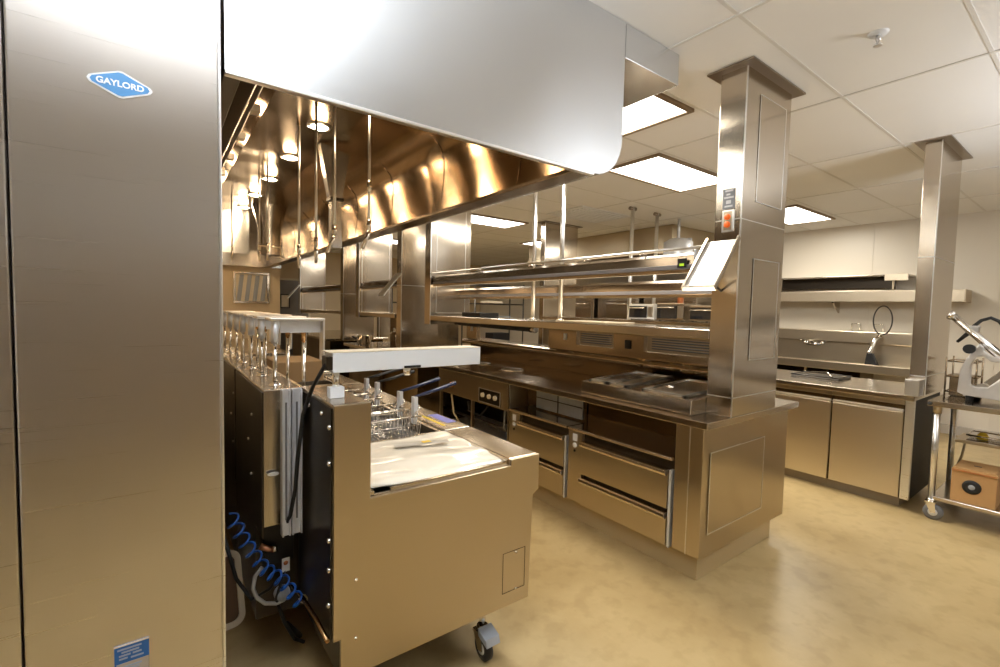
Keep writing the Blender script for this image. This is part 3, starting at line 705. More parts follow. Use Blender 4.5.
# fryers
def basket(x0, x1, y0, y1, label, zt=.952, grip=1.0, hdir=0.25, dz=.05, cover=False, hm=NAVY):
    t = root('fryer_basket', ((x0+x1)/2, (y0+y1)/2, .87), label, 'fryer basket', 'wire fryer baskets in the fryer line')
    b = MB()
    for z_ in (zt, zt-.045, zt-.10):
        s = .012*(zt-z_)/.1
        P = [(x0+s, y0+s, z_), (x1-s, y0+s, z_), (x1-s, y1-s, z_), (x0+s, y1-s, z_), (x0+s, y0+s, z_)]
        for a, c in zip(P, P[1:]): b.tube([a, c], .0045 if z_ == zt else .002, 6)
    nx = 22
    for i in range(nx+1):
        x = x0+(x1-x0)*i/nx
        b.tube([(x, y0, zt), (x, y0+.012, zt-.10), (x, y1-.012, zt-.10), (x, y1, zt)], .0016, 4, False)
    for j in range(9):
        y_ = y0+(y1-y0)*j/8
        b.tube([(x0, y_, zt), (x0+.012, y_, zt-.10), (x1-.012, y_, zt-.10), (x1, y_, zt)], .0016, 4, False)
    b.build('basket_mesh', CHR, t)
    ym = (y0+y1)/2
    MB().tube([(x1-.02, ym-.04, zt), (x1+.01, ym-.04, zt+.03), (x1+.02, ym, zt+.04), (x1+.01, ym+.04, zt+.03), (x1-.02, ym+.04, zt)], .005, 6).build('handle_bracket', CHR, t)
    MB().box(x1-.01, x1+.012, ym-.018, ym+.018, zt-.055, zt+.085).build('grip_plate', GALV, t, .003)
    MB().tube([(x1+.0, ym, zt+.085), (x1+.08, ym+.004, zt+.098), (x1+hdir, ym+.01, zt+.085+dz)], [.006, .009, .011], 10).build('basket_handle', hm, t)
    return t
basket(.62, 1.07, 2.09, 2.25, 'nearest wire fryer basket, just behind the wrapped sheet')
basket(.62, 1.07, 2.27, 2.43, 'second wire fryer basket from the wrapped sheet')
basket(.64, 1.08, 2.62, 2.78, 'third wire fryer basket from the wrapped sheet, with a shiny black handle', hm=BLK)
basket(.64, 1.08, 2.80, 2.96, 'fourth wire fryer basket from the wrapped sheet, with a shiny black handle', hm=BLK)

def fryer(y0, y1, label, xr=.315):
    t = root('deep_fryer', (.8, (y0+y1)/2, 0), label, 'deep fryer', 'deep fryers in the cook line')
    MB().box(xr, .45, y0+(.0 if y0 > 2.1 else -.18), y1-.03, .66, 1.180).build('flue_box', STP if False else ST, t, .003)
    MB().box(xr-.006, xr, y0+(.0 if y0 > 2.1 else -.18), y1-.03, .62, 1.172).build('rear_plate', STD, t)
    MB().box(xr, 1.30, y0+.003, y1-.003, .20, .80).build('body', STD, t)
    MB().box(RAILX0, 1.344, y0+.003, y1-.003, .715, .870).build('front_rail', STT, t, .004)
    MB().box(1.30, 1.322, y0+.01, y1-.01, .22, .71).build('door', STW, t, .003)
    MB().box(1.322, 1.345, y0+.06, y0+.08, .45, .62).build('door_handle', CHR, t, .004)
    MB().box(.452, .60, y0+.003, y1-.003, .80, 1.00).build('deck', ST, t, .003)
    MB().box(.60, 1.188, y0+.003, y0+.03, .80, .862).box(.60, 1.188, y1-.03, y1-.003, .80, .862).box(1.16, 1.188, y0+.03, y1-.03, .80, .862).build('vat_rim', STT, t, .002)
    MB().box(.60, 1.16, y0+.03, y1-.03, .80, .806).build('vat', DGR, t)
    MB().tube([(.48, y0+.10, 1.03), (.48, y1-.10, 1.03)], .022, 10).build('heater_tube', ST, t)
    for yy, z_ in ((y0+.03, 1.05), (y0+.12, .93), (y0+.05, .80)):
        MB().lathe((xr-.006, yy, z_), [(.006, 0), (.005, -.005), (0, -.006)], 8, 'x').build('bolt', ALU, t)
    for (x, y_) in ((.62, y0+.14), (1.2, y0+.14), (.62, y1-.08), (1.2, y1-.08)):
        caster('caster', x, y_-.02, .052, .20, t)
    return t
ys = [2.05, 2.33, 2.87, 3.42, 3.97, 4.52]
fryer(2.06, 2.60, 'first deep fryer behind the dump station')
fryer(2.61, 3.15, 'second deep fryer, behind the first in the cook line')
fryer(3.16, 3.70, 'third deep fryer, under the middle lift frames')
fryer(3.71, 4.25, 'farthest deep fryer of the cook line')
# violet / yellow tape on rail
tp_ = root('rail_tape', (1.3, 2.3, .871), 'violet and yellow warning tape stuck on the fryer front rail', 'tape')
MB().box(1.27, 1.33, 2.18, 2.40, .8705, .8715).build('violet_patch', VIO, tp_)
MB().box(1.225, 1.24, 2.14, 2.44, .8705, .8715).build('yellow_stripe', YEL, tp_)
# seams in rail
# galvanised channels between units
for (x0, x1, lab) in ((.364, .394, 'left one of two pale galvanised channels behind the dump station'), (.398, .434, 'right one of two pale galvanised channels behind the dump station')):
    c = root('steel_channel', ((x0+x1)/2, 1.83, .64), lab, 'channel')
    MB().box(x0, x1, 1.815, 1.822, .64, 1.19).box(x0, x0+.006, 1.805, 1.84, .64, 1.185).box(x1-.006, x1, 1.805, 1.84, .64, 1.185).build('channel_body', GALV, c, .001)
    MB().box((x0+x1)/2-.01, (x0+x1)/2+.01, 1.822, 1.8695, 1.10, 1.13).build('mounting_tab', GALV, c)
    MB().box((x0+x1)/2-.003, (x0+x1)/2+.003, 1.811, 1.815, .70, 1.14).build('slot', GREYR, c)
# oval tag on flue
tag(MB().prism([(.345+.020*math.cos(a*PI/8), .865+.007*math.sin(a*PI/8)) for a in range(16)], 'y', 1.862, 1.8685).build('oval_plate', GALV), 'tiny oval metal plate on the edge of the first fryer flue', 'plate')

# lift frames standing on flue boxes
def lift(y_, label):
    t = root('lift_frame', (.37, y_, 1.18), label, 'lift frame', 'pale lift frames standing in a row on the fryer backs')
    MB().box(.352, .558, y_-.005, y_+.10, 1.434, 1.445).build('top_plate', STB, t, .003)
    MB().box(.395, .558, y_+.035, y_+.045, 1.385, 1.434).build('skirt', GALV, t, .002)
    MB().box(.550, .558, y_-.002, y_+.05, 1.27, 1.434).build('side_strip', STB, t, .002)
    MB().tube([(.374, y_+.02, 1.345), (.374, y_+.02, 1.434)], .0135, 12).build('sleeve', GALV, t)
    MB().tube([(.374, y_+.02, 1.182), (.374, y_+.02, 1.345)], .008, 10).build('rod', CHR, t)
    MB().lathe((.374, y_+.02, 1.181), [(.022, 0), (.020, .006), (.009, .012)], 12).build('rod_base', CHR, t)
    MB().tube([(.490, y_+.06, 1.35), (.490, y_+.06, 1.42)], .010, 10).build('sleeve', BRASS, t)
    MB().tube([(.490, y_+.06, 1.001), (.490, y_+.06, 1.35)], .0075, 10).build('rod', CHR, t)
    return t
names = ['nearest', 'second nearest', 'third nearest', 'fourth', 'fifth', 'sixth', 'farthest']
yl = [1.96, 2.25, 2.53, 2.80, 3.05, 3.33, 3.62]
lf = lift(yl[0], 'nearest pale lift frame, standing on the fryer back by the white warmer bar')
# the first frame's rear rod stands on the deck which begins at 2.06
for i in range(1, 7):
    copy_tree(lf, (0, yl[i]-yl[0], 0), names[i]+' pale lift frame in the row standing on the fryer backs')
# square bars lying over the fryer decks
for i, (x, yA, yB, z_) in enumerate(((.56, 2.10, 3.9, 1.03), (.64, 2.3, 3.9, 1.02))):
    tag(MB().tube([(x, yA, z_), (x, yB, z_)], .028, 12).build('fryer_header', STW), ('left' if i == 0 else 'right')+' long tan pipe header running above the fryer decks', 'pipe')
bx = root('basket_tray', (.75, 2.55, .95), 'dark rectangular drip tray lying open across the fryers', 'tray')
MB().box(.66, 1.05, 3.0, 3.6, .87, .88).build('tray_base', DGR, bx)
MB().frame('x', 0, 0, .01, 0, .01, .002, .001) if False else None
MB().box(.66, .67, 3.0, 3.6, .88, .93).box(1.04, 1.05, 3.0, 3.6, .88, .93).box(.66, 1.05, 3.0, 3.01, .88, .93).box(.66, 1.05, 3.59, 3.6, .88, .93).build('tray_wall', ST, bx, .001)
bxx = tag(MB().box(.72, 1.06, 3.75, 4.2, .87, 1.06).build('brown_carton', pmat('brown_board', (.30, .19, .09), .7), None, .004), 'brown carton standing on the far fryers behind the lift frames', 'box')

# plumbing mess behind the fryers
pts = []
P0 = [Vector((.215, 2.02, .70)), Vector((.262, 2.0, .59)), Vector((.318, 1.97, .49)), Vector((.385, 1.96, .42)), Vector((.442, 1.93, .325))]
turns = 11; N_ = turns*14
for i in range(N_+1):
    t = i/N_*(len(P0)-1); k_ = min(int(t), len(P0)-2); c = P0[k_].lerp(P0[k_+1], t-k_)+Vector((0, -.06, 0))
    dvec = (P0[k_+1]-P0[k_]).normalized(); u = Vector((0, 1, 0)); w = dvec.cross(u)
    a = i/14*2*PI; pts.append(c+(u*math.cos(a)+w*math.sin(a))*.024)
tag(MB().tube(pts, .0042, 6).build('coil_hose', BLUE), 'blue coiled air hose looping low behind the fryers', 'hose')
gh = MB().tube([(.32, 1.95, .475), (.295, 1.95, .445), (.288, 1.95, .40), (.30, 1.95, .36), (.33, 1.95, .325), (.37, 1.95, .31), (.40, 1.95, .315)], .0075, 8).build('gas_hose', HOSEG)
tag(gh, 'grey flexible hose curving below the blue coiled hose', 'hose')
bc = MB().tube([(.20, 2.05, .60), (.24, 2.02, .42), (.29, 2.0, .33), (.35, 1.98, .36), (.40, 1.95, .43), (.37, 1.95, .33), (.40, 1.96, .22), (.45, 2.0, .10), (.50, 2.06, .03)], .007, 8).build('drooping_cable', BLK)
tag(bc, 'black power cord drooping to the floor behind the fryers', 'cord')
tag(MB().tube([(.425, 2.03, .16), (.455, 2.06, .10), (.50, 2.12, .022)], [.010, .014, .010], 10).build('plug_connector', BLK), 'black plug lying at the end of the drooping cord', 'plug')
vb = root('gas_valve', (.37, 1.98, .52), 'copper and brass gas valve behind the fryers, with black block', 'valve')
MB().box(.330, .445, 1.99, 2.04, .45, .62).build('valve_block', BLK, vb, .006)
MB().tube([(.318, 1.975, .548), (.345, 1.97, .532), (.368, 1.97, .524)], .012, 10).build('copper_elbow', COPPER, vb)
MB().tube([(.362, 1.97, .526), (.378, 1.968, .528)], .014, 8).build('nut', CHR, vb)
vt = root('valve_tag', (.405, 1.95, .456), 'small white tag with a dark round mark hanging behind the fryers', 'tag')
MB().box(.391, .420, 1.948, 1.951, .430, .486).build('tag_card', WHT, vt, .001)
MB().lathe((.405, 1.948, .466), [(.009, 0), (.008, -.002), (0, -.002)], 12, 'y').build('tag_mark', AMB, vt)
pl = root('gas_regulator', (.40, 1.98, .35), 'round grey gas regulator low behind the fryers', 'regulator')
MB().lathe((.395, 1.97, .335), [(0, -.03), (.022, -.028), (.030, -.01), (.030, .01), (.022, .02), (0, .02)], 18, 'y').build('regulator_body', GREYP, pl)
MB().tube([(.43, 1.96, .36), (.452, 1.88, .34), (.462, 1.72, .34), (.462, 1.58, .34)], .008, 8).build('pipe', BRASS, pl)
tag(MB().tube([(.452, 1.92, .33), (.470, 1.92, .325), (.482, 1.92, .305), (.470, 1.92, .29), (.455, 1.92, .30), (.448, 1.92, .318)], .0035, 6).build('cord_ring', ROPE), 'small cream carabiner ring at the end of the blue hose', 'ring')
# leaning tray, white rim
tr = root('white_tray', (.22, 2.4, 0), 'white rimmed tray with rounded corner leaning low beside the tall end panel', 'tray')
def rr(y0, y1, z0, z1, r, n=6):
    o_ = []
    for (cy, cz, a0) in ((y1-r, z0+r, -PI/2), (y1-r, z1-r, 0), (y0+r, z1-r, PI/2), (y0+r, z0+r, PI)):
        for k in range(n+1):
            a = a0+PI/2*k/n; o_.append((cy+r*math.cos(a), cz+r*math.sin(a)))
    return o_
outer = rr(-.16, .16, 0, .34, .05); inner = rr(-.135, .135, .025, .315, .03)
nv = len(outer); vs = [(a, 0, b) for a, b in outer]+[(a, .0, b) for a, b in inner]+[(a, .03, b) for a, b in outer]+[(a, .03, b) for a, b in inner]
fs = []
for i in range(nv):
    j = (i+1) % nv; fs += [(i, j, nv+j, nv+i), (2*nv+i, 2*nv+j, 3*nv+j, 3*nv+i), (i, j, 2*nv+j, 2*nv+i), (nv+i, nv+j, 3*nv+j, 3*nv+i)]
R_ = Matrix.Translation((.165, 2.36, .002)) @ Matrix.Rotation(math.radians(8), 4, 'Z') @ Matrix.Rotation(-.28, 4, 'X')
ob_ = MB().add(vs, fs).build('tray_rim', CREAM); ob_.data.transform(R_); ob_.parent = tr; ob_.matrix_parent_inverse = Matrix.Translation((-.22, -2.4, 0))
ob_ = MB().box(-.136, .136, .012, .018, .024, .316).build('tray_base', pmat('tray_brown', (.16, .09, .05), .35)); ob_.data.transform(R_); ob_.parent = tr; ob_.matrix_parent_inverse = Matrix.Translation((-.22, -2.4, 0))

# far end of the cook line: wall mounted slatted unit
su = root('slatted_unit', (1.3, 8.94, 1.5), 'tan framed unit with slanted steel slats on the partition at the end of the hood', 'slatted unit')
MB().frame('y', 8.98, 1.05, 1.60, 1.50, 2.03, .035, .05).build('unit_frame', ST, su, .003)
MB().box(1.08, 1.57, 8.97, 8.98, 1.53, 2.0).build('unit_back', CREAM, su)
s5 = MB()
for k in range(4):
    s5.prism([(1.10+.12*k, 1.54), (1.16+.12*k, 1.54), (1.21+.12*k, 1.98), (1.15+.12*k, 1.98)], 'y', 8.94, 8.965)
s5.build('slats', GREYP, su)
for (x0, x1, z0, z1, y0, y1, lab) in ((.15, 1.30, 0.002, .90, 4.30, 5.9, 'low steel griddle base cabinet behind the fryers'), (.15, 1.30, 0.002, .92, 6.0, 7.3, 'low steel range cabinet deep in the cook line'), (.15, 1.30, 0.002, .90, 7.4, 8.9, 'farthest low steel cabinet of the cook line')):
    t = root('cooking_cabinet', ((x0+x1)/2, y0, 0), lab, 'cabinet')
    MB().box(x0, x1, y0, y1, z0+.1, z1).build('carcass', ST, t, .004)
    MB().box(x0+.05, x1-.06, y0+.03, y1-.03, z0, z0+.1).build('toe_base', DGR, t)
    MB().box(x1, x1+.02, y0+.03, y1-.03, .2, .72).build('door', STW, t, .003)
    MB().tube([(x1+.04, y0+.1, .78), (x1+.04, y1-.1, .78)], .01, 8).build('rail_handle', CHR, t)

# ------------------------------------------------------------------ right hand counter line
XR = 4.66
wt('worktop', 4.61, 5.50, .925, 5.42, .868, .908, 'long stainless worktop of the right-hand counter line, behind the near island')
tag(MB().box(4.74, 5.40, 1.0, 5.35, 0, .085).build('plinth', pmat('plinth_grey', (.34, .28, .20), .5), None), 'low plinth under the right-hand counter line', 'plinth')
def door_unit(y0, y1, label, last=False):
    t = root('door_cabinet', (XR, (y0+y1)/2, .09), label, 'cabinet', 'steel door cabinets of the right-hand counter')
    MB().box(XR+.025, 5.46, y0, y1, .09, .866).build('carcass', STD3, t, .003)
    MB().box(XR+.004, XR+.025, y0+.004, y1-.004, .092, .765).build('door', STW2, t, .003)
    MB().box(XR-.004, XR+.025, y0+.004, y1-.004, .768, .790).build('door_pull', STB, t, .006, 3)
    MB().box(XR+.004, XR+.025, y0, y1, .825, .866).build('top_rail', STW, t, .002)
    if last:
        q_ = MB().box(XR-.004, XR+.03, .93, .985, .09, .866).build('end_stile', STB, t, .003)
        MB().box(XR+.03, 5.46, .93, .986, .09, .866).build('end_side', DGR, t)
    return t
STW2 = steel('pale_door_steel', (0.72, 0.64, 0.51), 0.33, wav=0.004, aniso=0.3)
door_unit(.99, 1.47, 'single-door steel cabinet at the end of the right-hand counter, by the cart', True)
door_unit(1.475, 2.05, 'single-door steel cabinet just right of the near island end')
door_unit(2.055, 2.65, 'steel door cabinet hidden mostly behind the near island')
tag(MB().box(XR+.02, 5.46, 2.66, 5.35, .09, .866).build('back_bar_cabinet', STD3, None, .003), 'long dark steel cabinet run of the right-hand counter beyond the door cabinets', 'cabinet')
column(4.74, 5.42, .892, .99, .909, 'steel column standing at the end of the right-hand counter, next to the slicer cart', seam=(1.97, 1.055))
cf = MB().box(4.60, 4.737, .90, .985, .909, 1.035).build('column_foot', STB, None, .004); tag(cf, 'pale steel foot box at the base of the slicer-side column', 'foot box')
fo = root('folded_towel', (5.3, 1.9, .908), 'dark shallow pan lying on the right-hand worktop', 'pan')
fo['category'] = 'pan'; fo.name = 'shallow_pan'
MB().box(5.05, 5.38, 1.55, 1.95, .909, .915).build('pan_base', STD, fo, .002)
MB().frame('x', 0, 0, .01, 0, .01, .002, .001) if False else None
MB().tube([(5.05, 1.55, .925), (5.38, 1.55, .925), (5.38, 1.95, .925), (5.05, 1.95, .925), (5.05, 1.55, .925)], .006, 6).build('pan_rim', STD, fo)
MB().tube([(5.10, 1.62, .93), (5.22, 1.70, .955), (5.34, 1.88, .93)], .008, 8).build('pan_handle', CHR, fo)

column(4.80, 5.50, 5.36, 5.46, .909, 'steel column top with flange, seen above the heat lamps between the thin posts')
for i, (x, lab) in enumerate(((4.92, 'left thin ceiling post of the pair rising behind the near heat lamps'), (5.44, 'right thin ceiling post of the pair rising behind the near heat lamps'))):
    t = root('support_post', (x, 3.84, .91), lab, 'post')
    MB().tube([(x, 3.84, .91), (x, 3.84, H-.02)], .024, 14).build('post_tube', STB, t)
    MB().tube([(x-.06, 3.84, H-.035), (x+.06, 3.84, H-.035)], .022, 12).build('post_head', STD2, t)
heat_strip(4.70, 4.88, 2.35, 5.34, 1.70, 'heat lamp strip above the right-hand counter line')
wt('pass_shelf', 4.76, 5.45, 2.35, 5.35, 1.36, 1.40, 'steel pass shelf on the right-hand counter line, behind the near island', 'shelf')
MB_ = MB().box(5.05, 5.12, 2.36, 5.34, .91, 1.355).build('spine_panel', STW); tag(MB_, 'steel spine panel under the right-hand pass shelf', 'panel')
def oven(x0, x1, y0, y1, z0, z1, label, mat=ST):
    t = root('counter_oven', ((x0+x1)/2, (y0+y1)/2, z0), label, 'oven', 'small ovens on the right-hand pass shelf')
    MB().box(x0, x1, y0, y1, z0+.012, z1).build('oven_body', mat, t, .006)
    w = y1-y0
    MB().box(x0-.012, x0, y0+w*.25, y1-.015, z0+.03, z1-.025).build('oven_door', GLASSY, t, .003)
    MB().tube([(x0-.03, y0+w*.3, z1-.05), (x0-.03, y1-.03, z1-.05)], .006, 8).build('door_handle', CHR, t)
    MB().box(x0-.006, x0, y0+.01, y0+w*.22, z0+.04, z1-.03).build('control_panel', STB, t)
    f = MB()
    for a in (x0+.03, x1-.03):
        for b in (y0+.03, y1-.03): f.tube([(a, b, z0), (a, b, z0+.014)], .01, 8)
    f.build('feet', BLK, t)
oven(4.85, 5.2, 3.42, 3.79, 1.401, 1.60, 'small pale-fronted counter oven on the right-hand pass shelf', WHT)
oven(4.85, 5.2, 3.02, 3.38, 1.401, 1.61, 'dark-doored counter oven next to the amber bottle')
oven(4.85, 5.2, 2.55, 2.95, 1.401, 1.585, 'steel counter oven just left of the nearest column', ST)
am = root('amber_bottle', (4.9, 3.47, 1.61), 'tall amber bottle standing on the dark counter oven', 'bottle')
MB().lathe((5.06, 3.20, 1.611), [(0, 0), (.035, 0), (.035, .13), (.014, .17), (.014, .21), (0, .21)], 16).build('bottle_body', AMB, am)
MB().lathe((5.06, 3.20, 1.811), [(.016, 0), (.016, .03), (0, .03)], 12).build('cap', BLK, am)

# wall shelf, sinks, faucets on right wall
wsf = root('wall_shelf', (8.1, 2.3, 1.7), 'deep fronted steel wall shelf on the right wall', 'shelf')
MB().box(7.98, 8.326, 1.20, 3.9, 1.72, 1.75).build('shelf_board', STT, wsf, .003)
MB().box(7.97, 7.985, 1.20, 3.9, 1.715, 1.87).build('shelf_front', STW2, wsf, .003)
MB().box(7.97, 8.326, 1.19, 1.205, 1.715, 1.87).build('shelf_end', STW, wsf, .002)
for yy in (1.6, 2.6, 3.6):
    MB().prism([(8.326, 1.55), (8.326, 1.715), (8.06, 1.715), (8.05, 1.70)], 'y', yy, yy+.02).build('bracket', STT, wsf)
ws2 = root('upper_shelf', (8.1, 2.7, 2.0), 'dark open upper wall shelf above the deep fronted shelf', 'shelf')
MB().box(8.0, 8.326, 1.75, 3.9, 2.06, 2.085).build('shelf_board', STT, ws2, .003)
MB().box(7.99, 8.0, 1.75, 2.0, 2.0, 2.09).build('shelf_front', STW2, ws2, .003)
MB().box(8.25, 8.326, 1.95, 3.9, 1.90, 2.06).build('shelf_back', STD, ws2)
MB().box(8.05, 8.20, 2.0, 3.9, 1.895, 1.905).build('lower_rail', STD3, ws2)
for yy in (1.9, 3.3):
    MB().box(8.02, 8.04, yy, yy+.02, 1.752, 2.06).build('bracket', STW, ws2)
sk = root('sink_table', (7.95, 2.7, 0), 'long stainless sink table with tall backsplash along the right wall', 'sink')
MB().box(8.24, 8.326, 1.55, 4.1, .80, 1.12).box(8.17, 8.326, 1.55, 4.1, 1.12, 1.29).build('backsplash', STW2, sk, .008)
MB().box(7.55, 8.24, 1.55, 2.1, .79, .82).box(7.55, 7.62, 2.1, 4.1, .79, .82).box(8.18, 8.24, 2.1, 4.1, .79, .82).box(7.62, 8.18, 2.72, 2.78, .79, .82).box(7.62, 8.18, 3.42, 3.48, .79, .82).build('sink_deck', STT, sk, .004)
MB().box(7.545, 7.56, 1.55, 4.1, .76, .87).build('front_rim', STW2, sk, .006)
bs = MB()
for (a, b) in ((2.1, 2.72), (2.78, 3.42), (3.48, 4.1)):
    bs.box(7.62, 8.18, a, b, .48, .49).box(7.61, 7.62, a, b, .49, .80).box(8.18, 8.19, a, b, .49, .80).box(7.62, 8.18, a, a+.01, .49, .80).box(7.62, 8.18, b-.01, b, .49, .80)
bs.build('basins', STD3, sk)
for (x, y_) in ((7.6, 1.6), (7.6, 2.75), (7.6, 4.05), (8.2, 1.6), (8.2, 4.05)):
    MB().tube([(x, y_, 0), (x, y_, .79)], .02, 10).build('leg', CHR, sk)
def faucet(y_, z_, label):
    t = root('wall_faucet', (8.2, y_, z_), label, 'faucet')
    MB().tube([(8.22, y_-.10, z_), (8.22, y_+.10, z_)], .022, 10).build('faucet_body', CHR, t)
    MB().tube([(8.20, y_, z_), (8.12, y_, z_+.05), (8.00, y_, z_+.05), (7.95, y_, z_+.01)], .013, 10).build('spout', CHR, t)
    for s in (-1, 1):
        MB().lathe((8.22, y_+s*.12, z_+.01), [(.026, -.01), (.026, .02), (.014, .05), (0, .052)], 12).build('tap_handle', CHR, t)
        MB().tube([(8.22, y_+s*.12, z_+.05), (8.16, y_+s*.18, z_+.055)], .008, 8).build('lever', CHR, t)
faucet(2.88, 1.07, 'chrome wall faucet on the sink backsplash, right of the nearest column')
pr2 = root('pre_rinse_spray', (8.15, 2.1, .9), 'chrome pre-rinse spray with arching hose beside the slicer-side column', 'spray')
MB().tube([(8.165, 2.06, 1.22), (8.12, 2.05, 1.25), (8.06, 2.02, 1.24)], .020, 10).build('wall_bracket', CHR, pr2)
MB().tube([(8.08, 2.03, 1.24), (8.05, 2.08, 1.18), (8.0, 2.11, 1.02), (7.98, 2.12, .90)], [.022, .034, .034, .026], 12).build('spray_body', CHR, pr2)
MB().prism([(2.15, .84), (2.00, .84), (2.07, 1.00), (2.13, 1.00)], 'x', 7.94, 8.02).build('spray_head', BLK, pr2, .005)
MB().tube([(8.10, 2.015+.105*math.sin(a_), 1.46-.20*math.cos(a_)) for a_ in [i_*2*PI/28+.15 for i_ in range(28)]], .009, 8).build('hose', WIRE, pr2)
for yy in (2.37, 2.10):
    t = root('wall_hook', (8.3, yy, 1.3), ('left' if yy > 2.2 else 'right')+' small wire hook on the wall above the sink', 'hook')
    MB().tube([(8.325, yy-.05, 1.29), (8.28, yy-.05, 1.29), (8.28, yy-.05, 1.40), (8.28, yy+.05, 1.40), (8.28, yy+.05, 1.29), (8.325, yy+.05, 1.29)], .009, 6).build('hook_wire', CHR, t)

# ------------------------------------------------------------------ slicer cart
ct = root('work_cart', (4.9, .3, 0), 'stainless rolling cart with undershelf beside the right-hand counter', 'cart')
MB().box(4.60, 5.30, -.95, .850, .855, .895).build('cart_top', STT, ct, .004)
MB().box(4.64, 5.26, -.90, .805, .150, .180).build('undershelf', STT, ct, .004)
MB().box(4.95, 5.26, -.90, .74, .555, .580).build('middle_shelf', STW, ct, .003)
for (x, y_) in ((4.655, .800), (5.245, .800), (4.655, -.89), (5.245, -.89)):
    lg = MB().tube([(x, y_, .13), (x, y_, .855)], .020, 14).build('leg', STB, ct)
    MB().tube([(x, y_, .80), (x, y_, .855)], .026, 14).build('leg_socket', STW, lg)
    caster('caster', x, y_-.016, .058, .14, ct, mat=GREYR)
MB().lathe((4.596, .835, .873), [(.014, 0), (.014, -.006), (0, -.007)], 12, 'x').build('corner_bumper', BLK, ct)
tag(MB().tube([(5.10, .70, .56), (5.13, .72, .42), (5.16, .755, .29), (5.2, .775, .182)], .008, 8).build('loose_rod', STW), 'thin steel rod leaning under the cart', 'rod')
cbx = root('cardboard_box', (4.8, .58, .18), 'brown cardboard box with a round black vent on the cart undershelf', 'box')
MB().box(4.655, 4.93, .470, .700, .181, .405).build('box_body', CARD, cbx, .002)
MB().prism([(.470, .405), (.70, .405), (.70, .418), (.69, .432), (.48, .432), (.465, .418)], 'x', 4.645, 4.93).build('box_lid', CARD, cbx, .002)
MB().box(4.6435, 4.646, .475, .695, .409, .415).build('lid_edge', AMB, cbx)
MB().lathe((4.655, .592, .305), [(.050, 0), (.050, -.004), (.018, -.004), (.016, -.001), (0, -.001)], 28, 'x').build('round_vent', BLK, cbx)
MB().lathe((4.650, .592, .305), [(.018, 0), (.012, -.003), (0, -.003)], 16, 'x').build('vent_hub', GREYP, cbx)
MB().box(4.78, 4.80, .565, .605, .4325, .4335).build('hand_slot', BLK, cbx)
tag(MB().box(5.0, 5.22, .55, .74, .181, .34).build('pale_carton', CARDP, None, .003), 'pale carton at the back of the cart undershelf', 'box')
it = root('steel_pan', (5.05, .55, .58), 'shallow steel pan of small parts on the cart middle shelf', 'pan')
MB().box(4.97, 5.2, .42, .68, .581, .587).build('pan_base', STD3, it)
MB().tube([(4.97, .42, .62), (5.2, .42, .62), (5.2, .68, .62), (4.97, .68, .62), (4.97, .42, .62)], .007, 6).build('pan_rim', CHR, it)
tag(MB().lathe((5.02, .60, .588), [(0, 0), (.03, .005), (.036, .03), (.02, .055), (0, .06)], 14).build('yellow_sponge', YEL), 'small yellowish round item in the shallow pan on the cart', 'sponge')
# slicer
sl = root('meat_slicer', (4.95, .4, .895), 'cast aluminium meat slicer with tilted chrome rod standing on the rolling cart', 'slicer')
of = [(.724, .96), (.716, 1.129), (.686, 1.218), (.627, 1.326), (.605, 1.304), (.599, 1.274), (.548, 1.237), (.50, 1.234), (.44, 1.25), (.40, 1.23), (.40, 1.19), (.519, 1.200), (.562, 1.200), (.597, 1.239), (.639, 1.223), (.661, 1.16), (.658, 1.026), (.636, 1.011), (.569, 1.015), (.512, 1.082), (.46, 1.12), (.30, 1.12), (.10, 1.10), (.08, .93), (.50, .93), (.684, .942)]
MB().prism(of, 'x', 4.78, 4.83).build('frame_casting', ALU, sl, .006)
MB().prism([(.70, .93), (.70, .99), (.62, 1.01), (.12, 1.01), (.08, .93)], 'x', 4.83, 5.15).build('base_casting', ALU, sl, .008)
MB().tube([(4.88, .790, 1.525), (4.84, .40, 1.105)], .026, 16).build('slide_rod', CHR, sl)
MB().tube([(4.88, .812, 1.535), (4.88, .785, 1.520)], .034, 16).build('rod_collar', CHR, sl)
MB().tube([(4.94, .76, 1.50), (4.90, .42, 1.15)], .012, 12).build('guide_rod', CHR, sl)
MB().tube([(4.92, .764, 1.326), (4.92, .706, 1.398), (4.90, .690, 1.436), (4.90, .640, 1.495), (4.90, .592, 1.515), (4.90, .549, 1.491), (4.90, .50, 1.42)], [.010, .016, .012, .012, .012, .012, .012], 10).build('pusher_handle', BLK, sl)
MB().box(4.85, 4.92, .64, .70, 1.40, 1.455).build('rod_block', STB, sl, .008)
MB().tube([(4.76, .674, 1.285), (4.80, .674, 1.285)], .034, 16).build('thickness_knob', BLK, sl)
MB().lathe((5.0, .30, 1.22), [(0, -.02), (.15, -.015), (.16, 0), (.15, .02), (0, .03)], 36, 'x').build('blade', CHR, sl)
MB().prism([(.60, 1.04), (.30, 1.40), (.27, 1.37), (.56, 1.01)], 'x', 4.86, 5.05).build('carriage_table', STT, sl, .004)
MB().box(4.86, 5.1, .25, .45, 1.38, 1.48).build('pusher', BLK, sl, .02, 3)
for (x, y_) in ((4.82, .66), (5.1, .66), (4.82, .12), (5.1, .12)):
    MB().tube([(x, y_, .896), (x, y_, .945)], .022, 14).build('rubber_foot', BLK, sl)
bxk = root('parts_rack', (5.15, .78, .895), 'small dark wire rack with steel parts behind the slicer', 'rack')
for z_ in (.93, 1.05, 1.17):
    MB().tube([(5.02, .66, z_), (5.27, .66, z_), (5.27, .83, z_), (5.02, .83, z_), (5.02, .66, z_)], .006, 6).build('rack_rail', STM, bxk)
for (x, y_) in ((5.02, .66), (5.27, .66), (5.27, .83), (5.02, .83)):
    MB().tube([(x, y_, .896), (x, y_, 1.2)], .006, 8).build('rack_post', STM, bxk)
